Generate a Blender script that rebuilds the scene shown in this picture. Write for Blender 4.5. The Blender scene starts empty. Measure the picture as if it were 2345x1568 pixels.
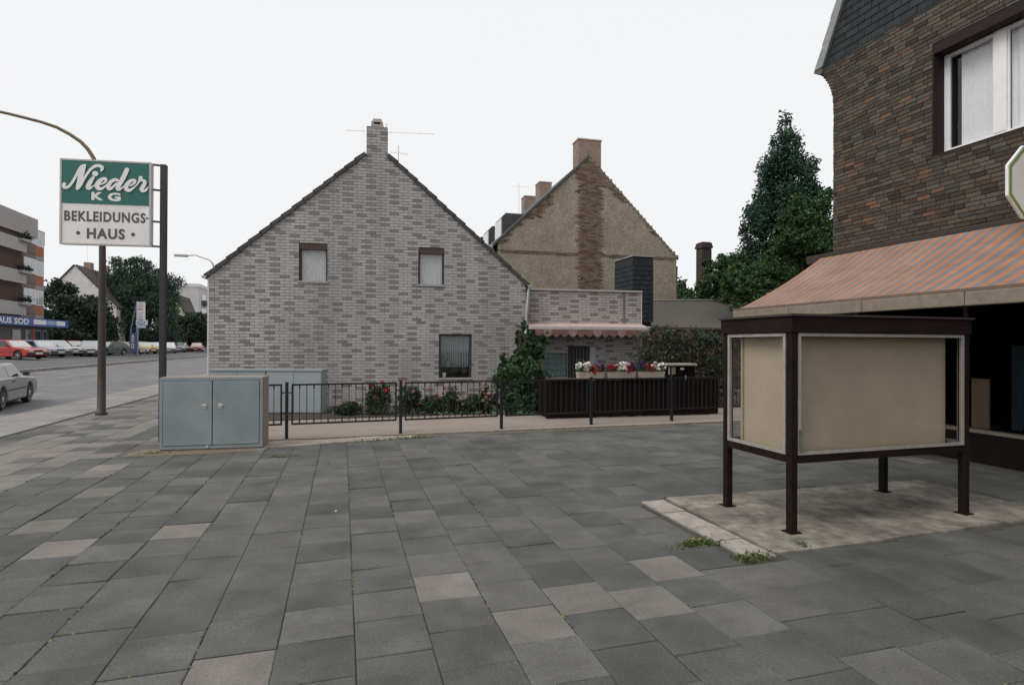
import bpy, math, random
from mathutils import Vector, Matrix
import numpy as np

random.seed(7); rng = np.random.default_rng(7)
S = bpy.context.scene
COL = S.collection

# ------------------------------------------------------------------ camera
EYE, FPX, CX, CY = 1.65, 1302.0, 1172.0, 784.0      # 20 mm lens on a 36 mm slide, photo measured on a 2344 px wide view
cam = bpy.data.objects.new('camera', bpy.data.cameras.new('camera')); COL.objects.link(cam)
cam.data.sensor_width = 36.0; cam.data.lens = 36.0*FPX/2344.0
cam.data.clip_start = 0.05; cam.data.clip_end = 2000
CAMROT = Matrix.Rotation(math.pi/2+0.0046, 4, 'X') @ Matrix.Rotation(0.004, 4, 'Z')
cam.matrix_world = Matrix.Translation((0, 0, EYE)) @ CAMROT
S.camera = cam

# ------------------------------------------------------------------ overcast sky, weak soft sun, exposure
w = bpy.data.worlds.new('World'); S.world = w; w.use_nodes = True
nt = w.node_tree; nt.nodes.clear()
sky = nt.nodes.new('ShaderNodeTexSky'); sky.sky_type = 'NISHITA'; sky.sun_disc = False
SUN_EL, SUN_AZ = math.radians(50), math.radians(236)   # azimuth clockwise from +Y: from the left, over the road
sky.sun_elevation = SUN_EL; sky.sun_rotation = SUN_AZ; sky.dust_density = 5
cloud = nt.nodes.new('ShaderNodeMix'); cloud.data_type = 'RGBA'; cloud.inputs[0].default_value = 0.93
cloud.inputs[7].default_value = (9.05, 9.15, 9.25, 1)          # even cloud cover over the clear sky
bg = nt.nodes.new('ShaderNodeBackground'); bg.inputs['Strength'].default_value = 0.1
out = nt.nodes.new('ShaderNodeOutputWorld')
nt.links.new(sky.outputs[0], cloud.inputs[6]); nt.links.new(cloud.outputs[2], bg.inputs['Color']); nt.links.new(bg.outputs[0], out.inputs[0])
sl = bpy.data.lights.new('sun', 'SUN'); sl.energy = 1.5; sl.angle = math.radians(30); sl.color = (1, .96, .9)
so = bpy.data.objects.new('sun', sl); COL.objects.link(so)
sd = Vector((math.sin(SUN_AZ)*math.cos(SUN_EL), math.cos(SUN_AZ)*math.cos(SUN_EL), math.sin(SUN_EL)))
so.rotation_euler = sd.to_track_quat('Z', 'Y').to_euler()
S.view_settings.view_transform = 'Standard'; S.view_settings.look = 'None'
S.view_settings.exposure = 0.07; S.view_settings.gamma = 1.0; S.view_settings.use_curve_mapping = False
S.render.engine = 'CYCLES'
S.cycles.max_bounces = 6; S.cycles.transparent_max_bounces = 12; S.cycles.caustics_reflective = False; S.cycles.caustics_refractive = False

# ------------------------------------------------------------------ measuring: photo point -> place
R3 = CAMROT.to_3x3(); EYEV = Vector((0, 0, EYE))
def ray(x, y): return R3 @ Vector(((x-CX)/FPX, -(y-CY)/FPX, -1.0))
def P(x, y, Y):
    d = ray(x, y); return EYEV + d*(Y/d.y)
def G(x, y, z=0.0):
    d = ray(x, y); return EYEV + d*((z-EYE)/d.z)
def onp(x, y, p0, n):
    d = ray(x, y); p0 = Vector(p0); n = Vector(n); return EYEV + d*((p0-EYEV).dot(n)/d.dot(n))
A = math.radians(16.55)                       # the street grid is turned by this much
U = Vector((math.cos(A), math.sin(A), 0)); V = Vector((-math.sin(A), math.cos(A), 0)); Z = Vector((0, 0, 1))
def uv(u, v, z=0.0): return U*u + V*v + Z*z
KERB_U, TILT = -7.3, 0.030                    # beyond the kerb the street and car park rise gently
def gz(u): return 0.0 if u > KERB_U else TILT*(KERB_U-max(u, -24.0))

# ------------------------------------------------------------------ materials
MATS = {}
def lin(c): return tuple(((x/255)/12.92 if x/255 <= .04045 else ((x/255+.055)/1.055)**2.4) for x in c)
def mat(name, rgb, rough=.8, var=.15, scale=6.0, bump=0.0, bscale=80.0, metal=0.0, rnd=0.0, ramp=None, spec=None,
        var2=0.0, scale2=.7, stretch=None, trans=0.0, coat=0.0, spots=0.0):
    if name in MATS: return MATS[name]
    m = bpy.data.materials.new(name); m.use_nodes = True; t = m.node_tree; b = t.nodes['Principled BSDF']
    N = t.nodes.new; L = t.links.new
    geo = N('ShaderNodeNewGeometry'); pos = geo.outputs['Position']
    if stretch:
        mp = N('ShaderNodeVectorMath'); mp.operation = 'MULTIPLY'; mp.inputs[1].default_value = stretch
        L(pos, mp.inputs[0]); pos2 = mp.outputs[0]
    else: pos2 = pos
    col = None
    if rnd > 0 or ramp:
        oi = N('ShaderNodeObjectInfo'); ad = N('ShaderNodeMath'); ad.operation = 'ADD'
        L(oi.outputs['Random'], ad.inputs[0]); L(geo.outputs['Random Per Island'], ad.inputs[1])
        fr = N('ShaderNodeMath'); fr.operation = 'FRACT'; L(ad.outputs[0], fr.inputs[0]); rv = fr.outputs[0]
    if ramp:
        cr = N('ShaderNodeValToRGB'); els = cr.color_ramp.elements
        while len(els) < len(ramp): els.new(.5)
        for e, (p, c) in zip(els, ramp): e.position = p; e.color = (*c, 1)
        L(rv, cr.inputs[0]); col = cr.outputs[0]
    def mul(col, fac_socket, lo, hi):
        mr = N('ShaderNodeMapRange'); mr.inputs['To Min'].default_value = lo; mr.inputs['To Max'].default_value = hi
        L(fac_socket, mr.inputs['Value'])
        mx = N('ShaderNodeMix'); mx.data_type = 'RGBA'; mx.blend_type = 'MULTIPLY'; mx.inputs[0].default_value = 1
        if col is None: mx.inputs[6].default_value = (*rgb, 1)
        else: L(col, mx.inputs[6])
        L(mr.outputs[0], mx.inputs[7]); return mx.outputs[2]
    if rnd > 0 and not ramp: col = mul(col, rv, 1-rnd, 1+rnd)
    for vv, sc in ((var, scale), (var2, scale2)):
        if vv > 0:
            nz = N('ShaderNodeTexNoise'); nz.inputs['Scale'].default_value = sc; nz.inputs['Detail'].default_value = 5
            L(pos2, nz.inputs['Vector'])
            mr = N('ShaderNodeMapRange'); mr.inputs['From Min'].default_value = .28; mr.inputs['From Max'].default_value = .72
            L(nz.outputs[0], mr.inputs['Value']); col = mul(col, mr.outputs[0], 1-vv, 1+vv)
    if spots > 0:                                          # trodden-in gum and grit, and broad dirty patches
        for sc_, lo_, hi_, a_, b_ in ((11.0, .05, .10, 1-spots, 1.0), (26.0, .05, .09, 1+spots*1.2, 1.0)):
            vo = N('ShaderNodeTexVoronoi'); vo.inputs['Scale'].default_value = sc_; L(pos, vo.inputs['Vector'])
            mr = N('ShaderNodeMapRange'); mr.inputs['From Min'].default_value = lo_; mr.inputs['From Max'].default_value = hi_; L(vo.outputs['Distance'], mr.inputs['Value'])
            col = mul(col, mr.outputs[0], a_, b_)
        nz = N('ShaderNodeTexNoise'); nz.inputs['Scale'].default_value = .9; nz.inputs['Detail'].default_value = 9; nz.inputs['Roughness'].default_value = .68; L(pos, nz.inputs['Vector'])
        mr = N('ShaderNodeMapRange'); mr.inputs['From Min'].default_value = .36; mr.inputs['From Max'].default_value = .62; L(nz.outputs[0], mr.inputs['Value'])
        col = mul(col, mr.outputs[0], 1-spots*.75, 1+spots*.3)
    if col is None: b.inputs['Base Color'].default_value = (*rgb, 1)
    else: L(col, b.inputs['Base Color'])
    b.inputs['Roughness'].default_value = rough; b.inputs['Metallic'].default_value = metal
    if spec is not None: b.inputs['Specular IOR Level'].default_value = spec
    if coat: b.inputs['Coat Weight'].default_value = coat; b.inputs['Coat Roughness'].default_value = .06
    if bump > 0:
        nz = N('ShaderNodeTexNoise'); nz.inputs['Scale'].default_value = bscale; nz.inputs['Detail'].default_value = 4
        L(pos, nz.inputs['Vector']); bp = N('ShaderNodeBump'); bp.inputs['Strength'].default_value = bump; bp.inputs['Distance'].default_value = .01
        L(nz.outputs[0], bp.inputs['Height']); L(bp.outputs[0], b.inputs['Normal'])
    if trans > 0:
        tr = N('ShaderNodeBsdfTranslucent'); mx = N('ShaderNodeMixShader'); mx.inputs[0].default_value = trans
        if col is None: tr.inputs[0].default_value = (*rgb, 1)
        else: L(col, tr.inputs[0])
        L(b.outputs[0], mx.inputs[1]); L(tr.outputs[0], mx.inputs[2]); L(mx.outputs[0], t.nodes['Material Output'].inputs[0])
    MATS[name] = m; return m
def glass(name, tint=(1, 1, 1), base=.035):
    if name in MATS: return MATS[name]
    m = bpy.data.materials.new(name); m.use_nodes = True; t = m.node_tree; t.nodes.clear(); N = t.nodes.new; L = t.links.new
    tr = N('ShaderNodeBsdfTransparent'); tr.inputs[0].default_value = (*tint, 1)
    gl = N('ShaderNodeBsdfGlossy'); gl.inputs['Roughness'].default_value = .03
    fr = N('ShaderNodeLayerWeight'); fr.inputs[0].default_value = .5
    pw = N('ShaderNodeMath'); pw.operation = 'POWER'; pw.inputs[1].default_value = 5; L(fr.outputs['Facing'], pw.inputs[0])
    ad = N('ShaderNodeMath'); ad.operation = 'ADD'; ad.use_clamp = True; ad.inputs[1].default_value = base; L(pw.outputs[0], ad.inputs[0])
    mx = N('ShaderNodeMixShader'); o = N('ShaderNodeOutputMaterial')
    L(ad.outputs[0], mx.inputs[0]); L(tr.outputs[0], mx.inputs[1]); L(gl.outputs[0], mx.inputs[2]); L(mx.outputs[0], o.inputs[0])
    MATS[name] = m; return m

# ------------------------------------------------------------------ mesh helpers
class MB:
    def __init__(s): s.v = []; s.f = []; s.m = []
    def face(s, pts, m=0):
        i = len(s.v); s.v += [tuple(p) for p in pts]; s.f.append(tuple(range(i, i+len(pts)))); s.m.append(m)
    def raw(s, vs, fs, m=0):
        i = len(s.v); s.v += [tuple(p) for p in vs]
        for f in fs: s.f.append(tuple(i+k for k in f)); s.m.append(m)
    def box(s, x0, x1, y0, y1, z0, z1, m=0):
        vs = [(x0,y0,z0),(x1,y0,z0),(x1,y1,z0),(x0,y1,z0),(x0,y0,z1),(x1,y0,z1),(x1,y1,z1),(x0,y1,z1)]
        s.raw(vs, [(0,3,2,1),(4,5,6,7),(0,1,5,4),(1,2,6,5),(2,3,7,6),(3,0,4,7)], m); return s
    def beam(s, a, b, w, h, m=0, up=(0,0,1)):
        a = Vector(a); b = Vector(b); d = (b-a).normalized(); up = Vector(up)
        sx = d.cross(up)
        if sx.length < 1e-4: sx = d.cross(Vector((1,0,0)))
        sx.normalize(); sy = sx.cross(d)
        c = [(-1,-1),(1,-1),(1,1),(-1,1)]
        vs = [p+sx*(i*w/2)+sy*(j*h/2) for p in (a, b) for i, j in c]
        s.raw(vs, [(3,2,1,0),(4,5,6,7),(0,1,5,4),(1,2,6,5),(2,3,7,6),(3,0,4,7)], m); return s
    def prism(s, poly, y0, y1, m=0, ax='y'):          # polygon (x,z) extruded along y (or given axis)
        n = len(poly)
        def q(p, t):
            return (p[0], t, p[1]) if ax == 'y' else ((t, p[0], p[1]) if ax == 'x' else (p[0], p[1], t))
        vs = [q(p, y0) for p in poly]+[q(p, y1) for p in poly]
        s.raw(vs, [tuple(range(n)), tuple(range(2*n-1, n-1, -1))]+[(i, i+n, (i+1) % n+n, (i+1) % n) for i in range(n)], m); return s
    def tube(s, pts, r, seg=8, m=0, cap=True):
        pts = [Vector(p) for p in pts]; n = len(pts); rs = r if isinstance(r, (list, tuple)) else [r]*n
        i0 = len(s.v); ref = Vector((0,0,1))
        if abs((pts[-1]-pts[0]).normalized().z) > .9: ref = Vector((1,0,0))
        for i, p in enumerate(pts):
            d = (pts[min(i+1, n-1)]-pts[max(i-1, 0)]).normalized(); a = d.cross(ref).normalized(); b = d.cross(a)
            for k in range(seg):
                t = 2*math.pi*k/seg; s.v.append(tuple(p+(a*math.cos(t)+b*math.sin(t))*rs[i]))
        for i in range(n-1):
            for k in range(seg):
                s.f.append((i0+i*seg+k, i0+i*seg+(k+1) % seg, i0+(i+1)*seg+(k+1) % seg, i0+(i+1)*seg+k)); s.m.append(m)
        if cap:
            s.f.append(tuple(i0+k for k in range(seg))); s.m.append(m)
            s.f.append(tuple(i0+(n-1)*seg+k for k in reversed(range(seg)))); s.m.append(m)
        return s
    def lathe(s, prof, c=(0,0,0), seg=12, m=0, axis='z'):
        i0 = len(s.v)
        for r, h in prof:
            for k in range(seg):
                t = 2*math.pi*k/seg; x, y = r*math.cos(t), r*math.sin(t)
                p = (x, y, h) if axis == 'z' else (x, h, y)
                s.v.append((p[0]+c[0], p[1]+c[1], p[2]+c[2]))
        for i in range(len(prof)-1):
            for k in range(seg):
                s.f.append((i0+i*seg+k, i0+i*seg+(k+1) % seg, i0+(i+1)*seg+(k+1) % seg, i0+(i+1)*seg+k)); s.m.append(m)
        s.f.append(tuple(i0+k for k in reversed(range(seg)))); s.m.append(m)
        s.f.append(tuple(i0+(len(prof)-1)*seg+k for k in range(seg))); s.m.append(m)
        return s
    def mesh(s, name, mats, smooth=False):
        me = bpy.data.meshes.new(name); me.from_pydata(s.v, [], s.f)
        for m in (mats if isinstance(mats, (list, tuple)) else [mats]): me.materials.append(m)
        if any(s.m): me.polygons.foreach_set('material_index', s.m)
        if smooth: me.polygons.foreach_set('use_smooth', [True]*len(s.f))
        me.update(); return me
    def build(s, name, mats, parent=None, smooth=False, bevel=0.0, fix=False, seg=2, kind=None):
        me = s.mesh(name, mats, smooth)
        if fix:
            import bmesh
            bm = bmesh.new(); bm.from_mesh(me); bmesh.ops.remove_doubles(bm, verts=bm.verts, dist=1e-5)
            bmesh.ops.recalc_face_normals(bm, faces=bm.faces); bm.to_mesh(me); bm.free()
        o = bpy.data.objects.new(name, me); COL.objects.link(o)
        if parent: o.parent = parent
        if bevel:
            b = o.modifiers.new('bevel', 'BEVEL'); b.width = bevel; b.segments = seg; b.limit_method = 'ANGLE'; b.angle_limit = math.radians(40)
            b.harden_normals = False
        if kind: o['kind'] = kind
        return o
def tag(o, label=None, cat=None, group=None, kind=None):
    if label: o['label'] = label
    if cat: o['category'] = cat
    if group: o['group'] = group
    if kind: o['kind'] = kind
    return o
INV = {}
def thing(name, label, cat, loc=(0,0,0), rotz=0.0, group=None, kind=None):
    o = bpy.data.objects.new(name, None); COL.objects.link(o); o.empty_display_size = .2
    o.location = loc; o.rotation_euler = (0, 0, rotz)
    INV[o.name] = (Matrix.Translation(Vector(loc)) @ Matrix.Rotation(rotz, 4, 'Z')).inverted()
    tag(o, label, cat, group, kind); return o
def L2(o, p): return INV[o.name] @ Vector(p)          # world -> local of a thing
def obj(name, mesh, parent=None, loc=None, rot=None):
    o = bpy.data.objects.new(name, mesh); COL.objects.link(o); o.parent = parent
    if loc is not None: o.location = loc
    if rot is not None: o.rotation_euler = rot
    return o
def clip(poly, a, b, c):                               # keep a*x+b*y<=c
    r = []
    for i in range(len(poly)):
        p, q = poly[i], poly[(i+1) % len(poly)]; dp = a*p[0]+b*p[1]-c; dq = a*q[0]+b*q[1]-c
        if dp <= 0: r.append(p)
        if (dp < 0 < dq) or (dq < 0 < dp):
            t = dp/(dp-dq); r.append((p[0]+(q[0]-p[0])*t, p[1]+(q[1]-p[1])*t))
    return r
def clip_conv(poly, conv):                             # conv counter-clockwise
    for i in range(len(conv)):
        p, q = conv[i], conv[(i+1) % len(conv)]; a, b = q[1]-p[1], -(q[0]-p[0])
        poly = clip(poly, a, b, a*p[0]+b*p[1])
        if len(poly) < 3: return []
    return poly
def area(p): return .5*abs(sum(p[i][0]*p[(i+1) % len(p)][1]-p[(i+1) % len(p)][0]*p[i][1] for i in range(len(p))))
def sub_rect(r, h):                                    # rect minus hole -> rects (x0,x1,z0,z1)
    if r[1] <= h[0] or r[0] >= h[1] or r[3] <= h[2] or r[2] >= h[3]: return [r]
    o = []
    if r[0] < h[0]: o.append((r[0], h[0], r[2], r[3]))
    if r[1] > h[1]: o.append((h[1], r[1], r[2], r[3]))
    a, b = max(r[0], h[0]), min(r[1], h[1])
    if r[2] < h[2]: o.append((a, b, r[2], h[2]))
    if r[3] > h[3]: o.append((a, b, h[3], r[3]))
    return o
def holed(poly, holes):                                # convex polygon with rectangular holes -> convex pieces
    xs = [p[0] for p in poly]; zs = [p[1] for p in poly]
    cells = [(min(xs)-1, max(xs)+1, min(zs)-1, max(zs)+1)]
    for h in holes: cells = [c for r in cells for c in sub_rect(r, h)]
    out = []
    for x0, x1, z0, z1 in cells:
        q = clip_conv([(x0, z0), (x1, z0), (x1, z1), (x0, z1)], poly)
        if len(q) >= 3 and area(q) > 1e-5: out.append(q)
    return out
def bricks(parent, conv, holes, bl, ch, joint, proud, mats, pick, n_single, key, rowoff=None, name='brick', jitter=0.0, z0=None, skip=None, xorg=0.0, embed=.02):
    """running-bond facing: bricks stand proud of the wall at y=0 (front is -y). The n_single with the smallest key are own objects."""
    xs = [p[0] for p in conv]; zs = [p[1] for p in conv]; xa, xb = min(xs), max(xs)
    zb = min(zs) if z0 is None else z0
    rows = int((max(zs)-zb)/ch)+1; full = []; rest = [MB() for _ in mats]; parts = []
    for r in range(rows):
        off = .5*bl*(r % 2) if rowoff is None else rowoff(r)
        i0 = int((xa-xorg)/bl)-2
        for i in range(i0, int((xb-xorg)/bl)+2):
            x0 = xorg+i*bl+off; za = zb+r*ch
            rect = (x0+joint/2, x0+bl-joint/2, za+joint/2, za+ch-joint/2)
            if rect[1] < xa or rect[0] > xb: continue
            if skip and skip(rect): continue
            rr = [rect]
            for h in holes: rr = [c for q in rr for c in sub_rect(q, h)]
            for q in rr:
                poly = clip_conv([(q[0], q[2]), (q[1], q[2]), (q[1], q[3]), (q[0], q[3])], conv)
                if len(poly) < 3 or area(poly) < .12*ch*ch: continue
                mi = pick(r, i); pr = proud+random.uniform(-jitter, jitter)
                if area(poly) > .98*(bl-joint)*(ch-joint): full.append((key((q[0]+q[1])/2, (q[2]+q[3])/2), q, mi, pr))
                else: rest[mi].prism(poly, -pr, embed)
    full.sort(key=lambda t: t[0])
    meshes = [MB().box(-(bl-joint)/2, (bl-joint)/2, 0, proud+embed, -(ch-joint)/2, (ch-joint)/2).mesh(name, m) for m in mats]
    for k, (_, q, mi, pr) in enumerate(full):
        if k < n_single: obj(name, meshes[mi], parent, ((q[0]+q[1])/2, -pr, (q[2]+q[3])/2))
        else: rest[mi].box(q[0], q[1], -pr, embed, q[2], q[3])
    for mi, mb in enumerate(rest):
        if mb.f: mb.build('brick_field', mats[mi], parent, kind='stuff')
def leaf_quads(pts, size, nrm=None, jit=.6, droop=0.0, aspect=.55):
    n = len(pts); a = rng.normal(size=(n, 3)); 
    if droop: a[:, 2] -= droop
    a /= np.linalg.norm(a, axis=1)[:, None]
    b = rng.normal(size=(n, 3)); b -= (b*a).sum(1)[:, None]*a; b /= np.linalg.norm(b, axis=1)[:, None]
    s = size*(1+jit*(rng.random(n)-.5))[:, None]
    v = np.stack([pts-a*s, pts-b*s*aspect, pts+a*s, pts+b*s*aspect], 1).reshape(-1, 3)
    return v
def leaf_mesh(name, pts, size, m, parent=None, droop=0.0, aspect=.55, kind=None):
    v = leaf_quads(np.asarray(pts), size, droop=droop, aspect=aspect); n = len(v)//4
    me = bpy.data.meshes.new(name); me.vertices.add(4*n); me.vertices.foreach_set('co', v.ravel())
    me.loops.add(4*n); me.loops.foreach_set('vertex_index', np.arange(4*n)); me.polygons.add(n)
    me.polygons.foreach_set('loop_start', np.arange(n)*4); me.polygons.foreach_set('loop_total', np.full(n, 4))
    me.materials.append(m); me.update(calc_edges=True); me.validate()
    o = bpy.data.objects.new(name, me); COL.objects.link(o); o.parent = parent
    if kind: o['kind'] = kind
    return o
def clumps(lobes, n, nsub=14, spread=.28, shell=.75):
    """points gathered in small clumps around the skins of ellipsoid lobes (centre, radii)"""
    vol = np.array([l[1][0]*l[1][1]*l[1][2] for l in lobes])**.75; vol /= vol.sum(); out = []
    for (c, r), f in zip(lobes, vol):
        k = max(4, int(nsub)); d = rng.normal(size=(k, 3)); d /= np.linalg.norm(d, axis=1)[:, None]
        cc = d*(shell+(1-shell)*rng.random(k))[:, None]
        m = max(8, int(n*f)); idx = rng.integers(0, k, m)
        q = cc[idx]+np.clip(rng.normal(size=(m, 3)), -1.7, 1.7)*spread*(.6+.8*rng.random(k))[idx][:, None]
        out.append(np.array(c)+q*np.array(r))
    return np.concatenate(out)
# ================================================================== THE SETTING
M_soil = mat('ground_soil', (.10,.09,.075), .95, .3, 2.0)
M_asph = mat('asphalt', (.165,.16,.165), .9, .10, 90, bump=.25, bscale=220, var2=.12, scale2=.35, spots=.34)
M_asph_lot = mat('asphalt_lot', (.105,.105,.105), .9, .12, 60, var2=.2, scale2=.3)
M_joint = mat('joint_sand', (.062,.057,.047), .95, .35, 7.0, var2=.35, scale2=1.3)
M_slab_d = mat('slab_dark', (.090,.091,.086), .9, .26, 75, bump=.25, bscale=330, rnd=.14, var2=.26, scale2=2.6, spots=.34)
M_slab_m = mat('slab_mid', (.110,.108,.101), .9, .24, 75, bump=.25, bscale=330, rnd=.11, var2=.14, scale2=5, spots=.34)
M_slab_l = mat('slab_light', (.185,.169,.153), .9, .2, 75, bump=.25, bscale=330, rnd=.13, var2=.10, scale2=6, spots=.34)
M_band = mat('concrete_band', (.245,.228,.215), .9, .10, 120, bump=.2, bscale=250, var2=.14, scale2=1.1, spots=.34)
M_pad = mat('concrete_pad', (.215,.192,.165), .9, .38, 9, bump=.4, bscale=120, var2=.5, scale2=2.1)
M_wash = mat('washed_concrete', (.30,.255,.225), .95, .30, 170, bump=.6, bscale=190, var2=.08, scale2=2)
M_paint = mat('road_paint', (.36,.34,.30), .8, .35, 8)

def strip(name, pts_uvz, m, kind='structure', parent=None):
    """flat strip: list of (u, z) across, swept along v"""
    mb = MB()
    for (u0, z0), (u1, z1), v0, v1 in pts_uvz:
        mb.face([uv(u0, v0, z0), uv(u1, v0, z1), uv(u1, v1, z1), uv(u0, v1, z0)])
    o = mb.build(name, m, parent, fix=True)
    if parent is None: o['kind'] = kind
    return o
strip('ground', [((-900, .40), (-24, .40), -120, 1200), ((-24, .40), (KERB_U, -.1), -120, 1200), ((KERB_U, -.1), (900, -.1), -120, 1200)], M_soil)
FAR_U = -15.2
strip('road', [((FAR_U, gz(FAR_U)-.06), (KERB_U, -.06), -40, 420)], M_asph)
strip('car_park', [((-60, gz(-60)+.05), (-24, gz(-24)+.05), -20, 420), ((-24, gz(-24)+.05), (FAR_U-.45, gz(FAR_U-.45)+.05), -20, 420)], M_asph_lot)
dash = MB()
for k in range(9):
    u0 = -12.35; v0 = 20.6+10*k
    dash.face([uv(u0-.06, v0, gz(u0)-.054), uv(u0+.06, v0, gz(u0)-.054), uv(u0+.06, v0+4.4, gz(u0)-.054), uv(u0-.06, v0+4.4, gz(u0)-.054)])
d_ = dash.build('lane_marking', M_paint); d_['kind'] = 'structure'
# far kerb: stones one by one
kerb = thing('kerb', None, None, uv(FAR_U, 0), A, kind='structure')
me = MB().box(-.22, .22, 0, .985, -.3, .145).mesh('kerb_stone', M_band)
for k in range(46): obj('kerb_stone', me, kerb, (-.22, 14+k, gz(FAR_U)-.06+random.uniform(-.004, .004)))
MB().box(-.44, 0, 60, 420, -.3, gz(FAR_U)+.083).build('kerb_stone', M_band, kerb)
# pavement: sand bed, kerbside concrete band, slabs
pav = thing('pavement', None, None, (0,0,0), A, kind='structure')
MB().box(-5.75, 9.2, -6, 46, -.2, -.0095).build('joint_sand', M_joint, pav)
for k in range(30):                                    # big cast slabs along the road
    v0 = -1+1.6*k
    MB().box(-5.97, -5.755, v0+.004, v0+1.59, -.15, .006).build('edge_stone', M_band, pav)
    MB().box(KERB_U+.012, -5.98, v0+.004, v0+1.594, -.15, random.uniform(0,.004)).build('paving_panel', M_band, pav)
SL = .408
def in_poly(u, v):
    if 3.06 < u < 6.75 and 3.78 < v < 5.33: return True          # concrete pad of the showcase
    if v > 10.28 and u > -2.95: return True
    return False
LIGHT = [(540,1505),(432,1213),(145,1272),(1205,1408),(1470,1362),(1555,1312),(1010,1335)]
MID = [(1000,1283),(1125,1295),(1860,1325),(1715,1315),(1810,1385),(1090,1425),(640,1165),(570,1150),(880,1150),(1000,1120),(1090,1120),
       (900,1215),(700,1130),(960,1180),(1020,1200),(850,1250),(1060,1385),(1140,1345)]
def to_uv(p): return (p.x*U.x+p.y*U.y, p.x*V.x+p.y*V.y)
LU = [to_uv(G(*p)) for p in LIGHT]; MU = [to_uv(G(*p)) for p in MID]
def frus(u, v, m=60):
    p = uv(u, v)
    if p.y < .8: return False
    x = CX+p.x/p.y*FPX; y = 790+EYE/p.y*FPX
    return -m < x < 2344+m and y < 1568+m*2
slabs = []
u_lines = [.073+SL*k for k in range(-15, 24)]
for c, u0 in enumerate(u_lines):
    if u0 < -5.76 or u0 > 8.6: continue
    ph = random.random()*SL; sl_u = SL+random.uniform(-.004, .004)
    for k in range(2, 60):
        v0 = ph+k*SL; uc, vc_ = u0+SL/2, v0+SL/2
        if vc_ < 1.2 or vc_ > (24 if uc < -2.95 else 10.45): continue
        if in_poly(uc, vc_): continue
        slabs.append((uc, vc_))
def slab_mesh(m, g=.0035):
    h = SL/2-g; e = .006; mb = MB()
    mb.raw([(-h,-h,-.05),(h,-h,-.05),(h,h,-.05),(-h,h,-.05),(-h,-h,-.004),(h,-h,-.004),(h,h,-.004),(-h,h,-.004),
            (-h+e,-h+e,0),(h-e,-h+e,0),(h-e,h-e,0),(-h+e,h-e,0)],
           [(0,1,5,4),(1,2,6,5),(2,3,7,6),(3,0,4,7),(4,5,9,8),(5,6,10,9),(6,7,11,10),(7,4,8,11),(8,9,10,11)])
    return mb
SM = [M_slab_d, M_slab_m, M_slab_l]
slab_me = [[slab_mesh(0, g).mesh('paving_slab', m) for m in SM] for g in (.0015, .0022, .0034)]
slab_t = [slab_mesh(0, g) for g in (.0015, .0022, .0034)]
def slab_kind(u, v):
    for q in LU:
        if abs(u-q[0]) < SL/2 and abs(v-q[1]) < SL/2: return 2
    for q in MU:
        if abs(u-q[0]) < SL/2 and abs(v-q[1]) < SL/2: return 1
    r = random.random()
    if u < -3.4 and v > 7.5: return 2 if r < .72 else (1 if r < .85 else 0)
    if u < -2.2 and v > 6.5: return 2 if r < .25 else (1 if r < .6 else 0)
    if v > 6.8: return 1 if r < .45 else 0
    return 2 if r < .012 else (1 if r < .16 else 0)
slabs = [(u, v, slab_kind(u, v)) for u, v in slabs]
vis = sorted([s for s in slabs if frus(s[0], s[1], 0)], key=lambda s: s[0]**2+s[1]**2)[:300]
vset = set((s[0], s[1]) for s in vis)
far = [MB() for _ in SM]
for u, v, k in slabs:
    j = random.randrange(3); dz = random.uniform(-.003, .004); rz = random.uniform(-.008, .008); tx, ty = random.gauss(0, .007), random.gauss(0, .007)
    if (u, v) in vset:
        obj('paving_slab', slab_me[j][k], pav, (u, v, dz), (tx, ty, rz))
    elif frus(u, v, 700) or v > 1.2:
        t = slab_t[j]; m3 = Matrix.Translation((u, v, dz)) @ Matrix.Rotation(rz, 4, 'Z')
        far[k].raw([m3 @ Vector(p) for p in t.v], t.f)
for k, mb in enumerate(far):
    if mb.f: mb.build('paving_slab_field', SM[k], pav, kind='stuff')
# concrete pad with its paler edge stones and crazed outline
pad = thing('concrete_pad', None, None, (0,0,0), A, kind='structure')
pz = .012
def ragged(pts, n=6, j=.03):
    o = []
    for i, p in enumerate(pts):
        q = pts[(i+1) % len(pts)]
        for k in range(n):
            t = k/n; o.append((p[0]+(q[0]-p[0])*t+(random.uniform(-j, j) if k else 0), p[1]+(q[1]-p[1])*t+(random.uniform(-j, j) if k else 0)))
    return o
def slabpoly(mb, poly, z0, z1):
    n = len(poly); mb.raw([(x, y, z0) for x, y in poly]+[(x, y, z1) for x, y in poly], [tuple(range(n, 2*n))]+[(i, (i+1) % n, (i+1) % n+n, i+n) for i in range(n)])
mb = MB(); slabpoly(mb, ragged([(3.30,3.74),(6.75,3.80),(6.80,5.30),(3.36,5.42)], 9, .022), -.1, pz); mb.build('cast_slab', M_pad, pad)
for k in range(4):
    v0 = 3.70+k*.415; MB().box(3.02, 3.275, v0, v0+.408, -.1, pz-.003+random.uniform(-.003, .003)).build('edge_stone', mat('edge_stone_pale', (.32,.285,.25), .9, .2, 5, var2=.15, scale2=20), pad)
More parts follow.
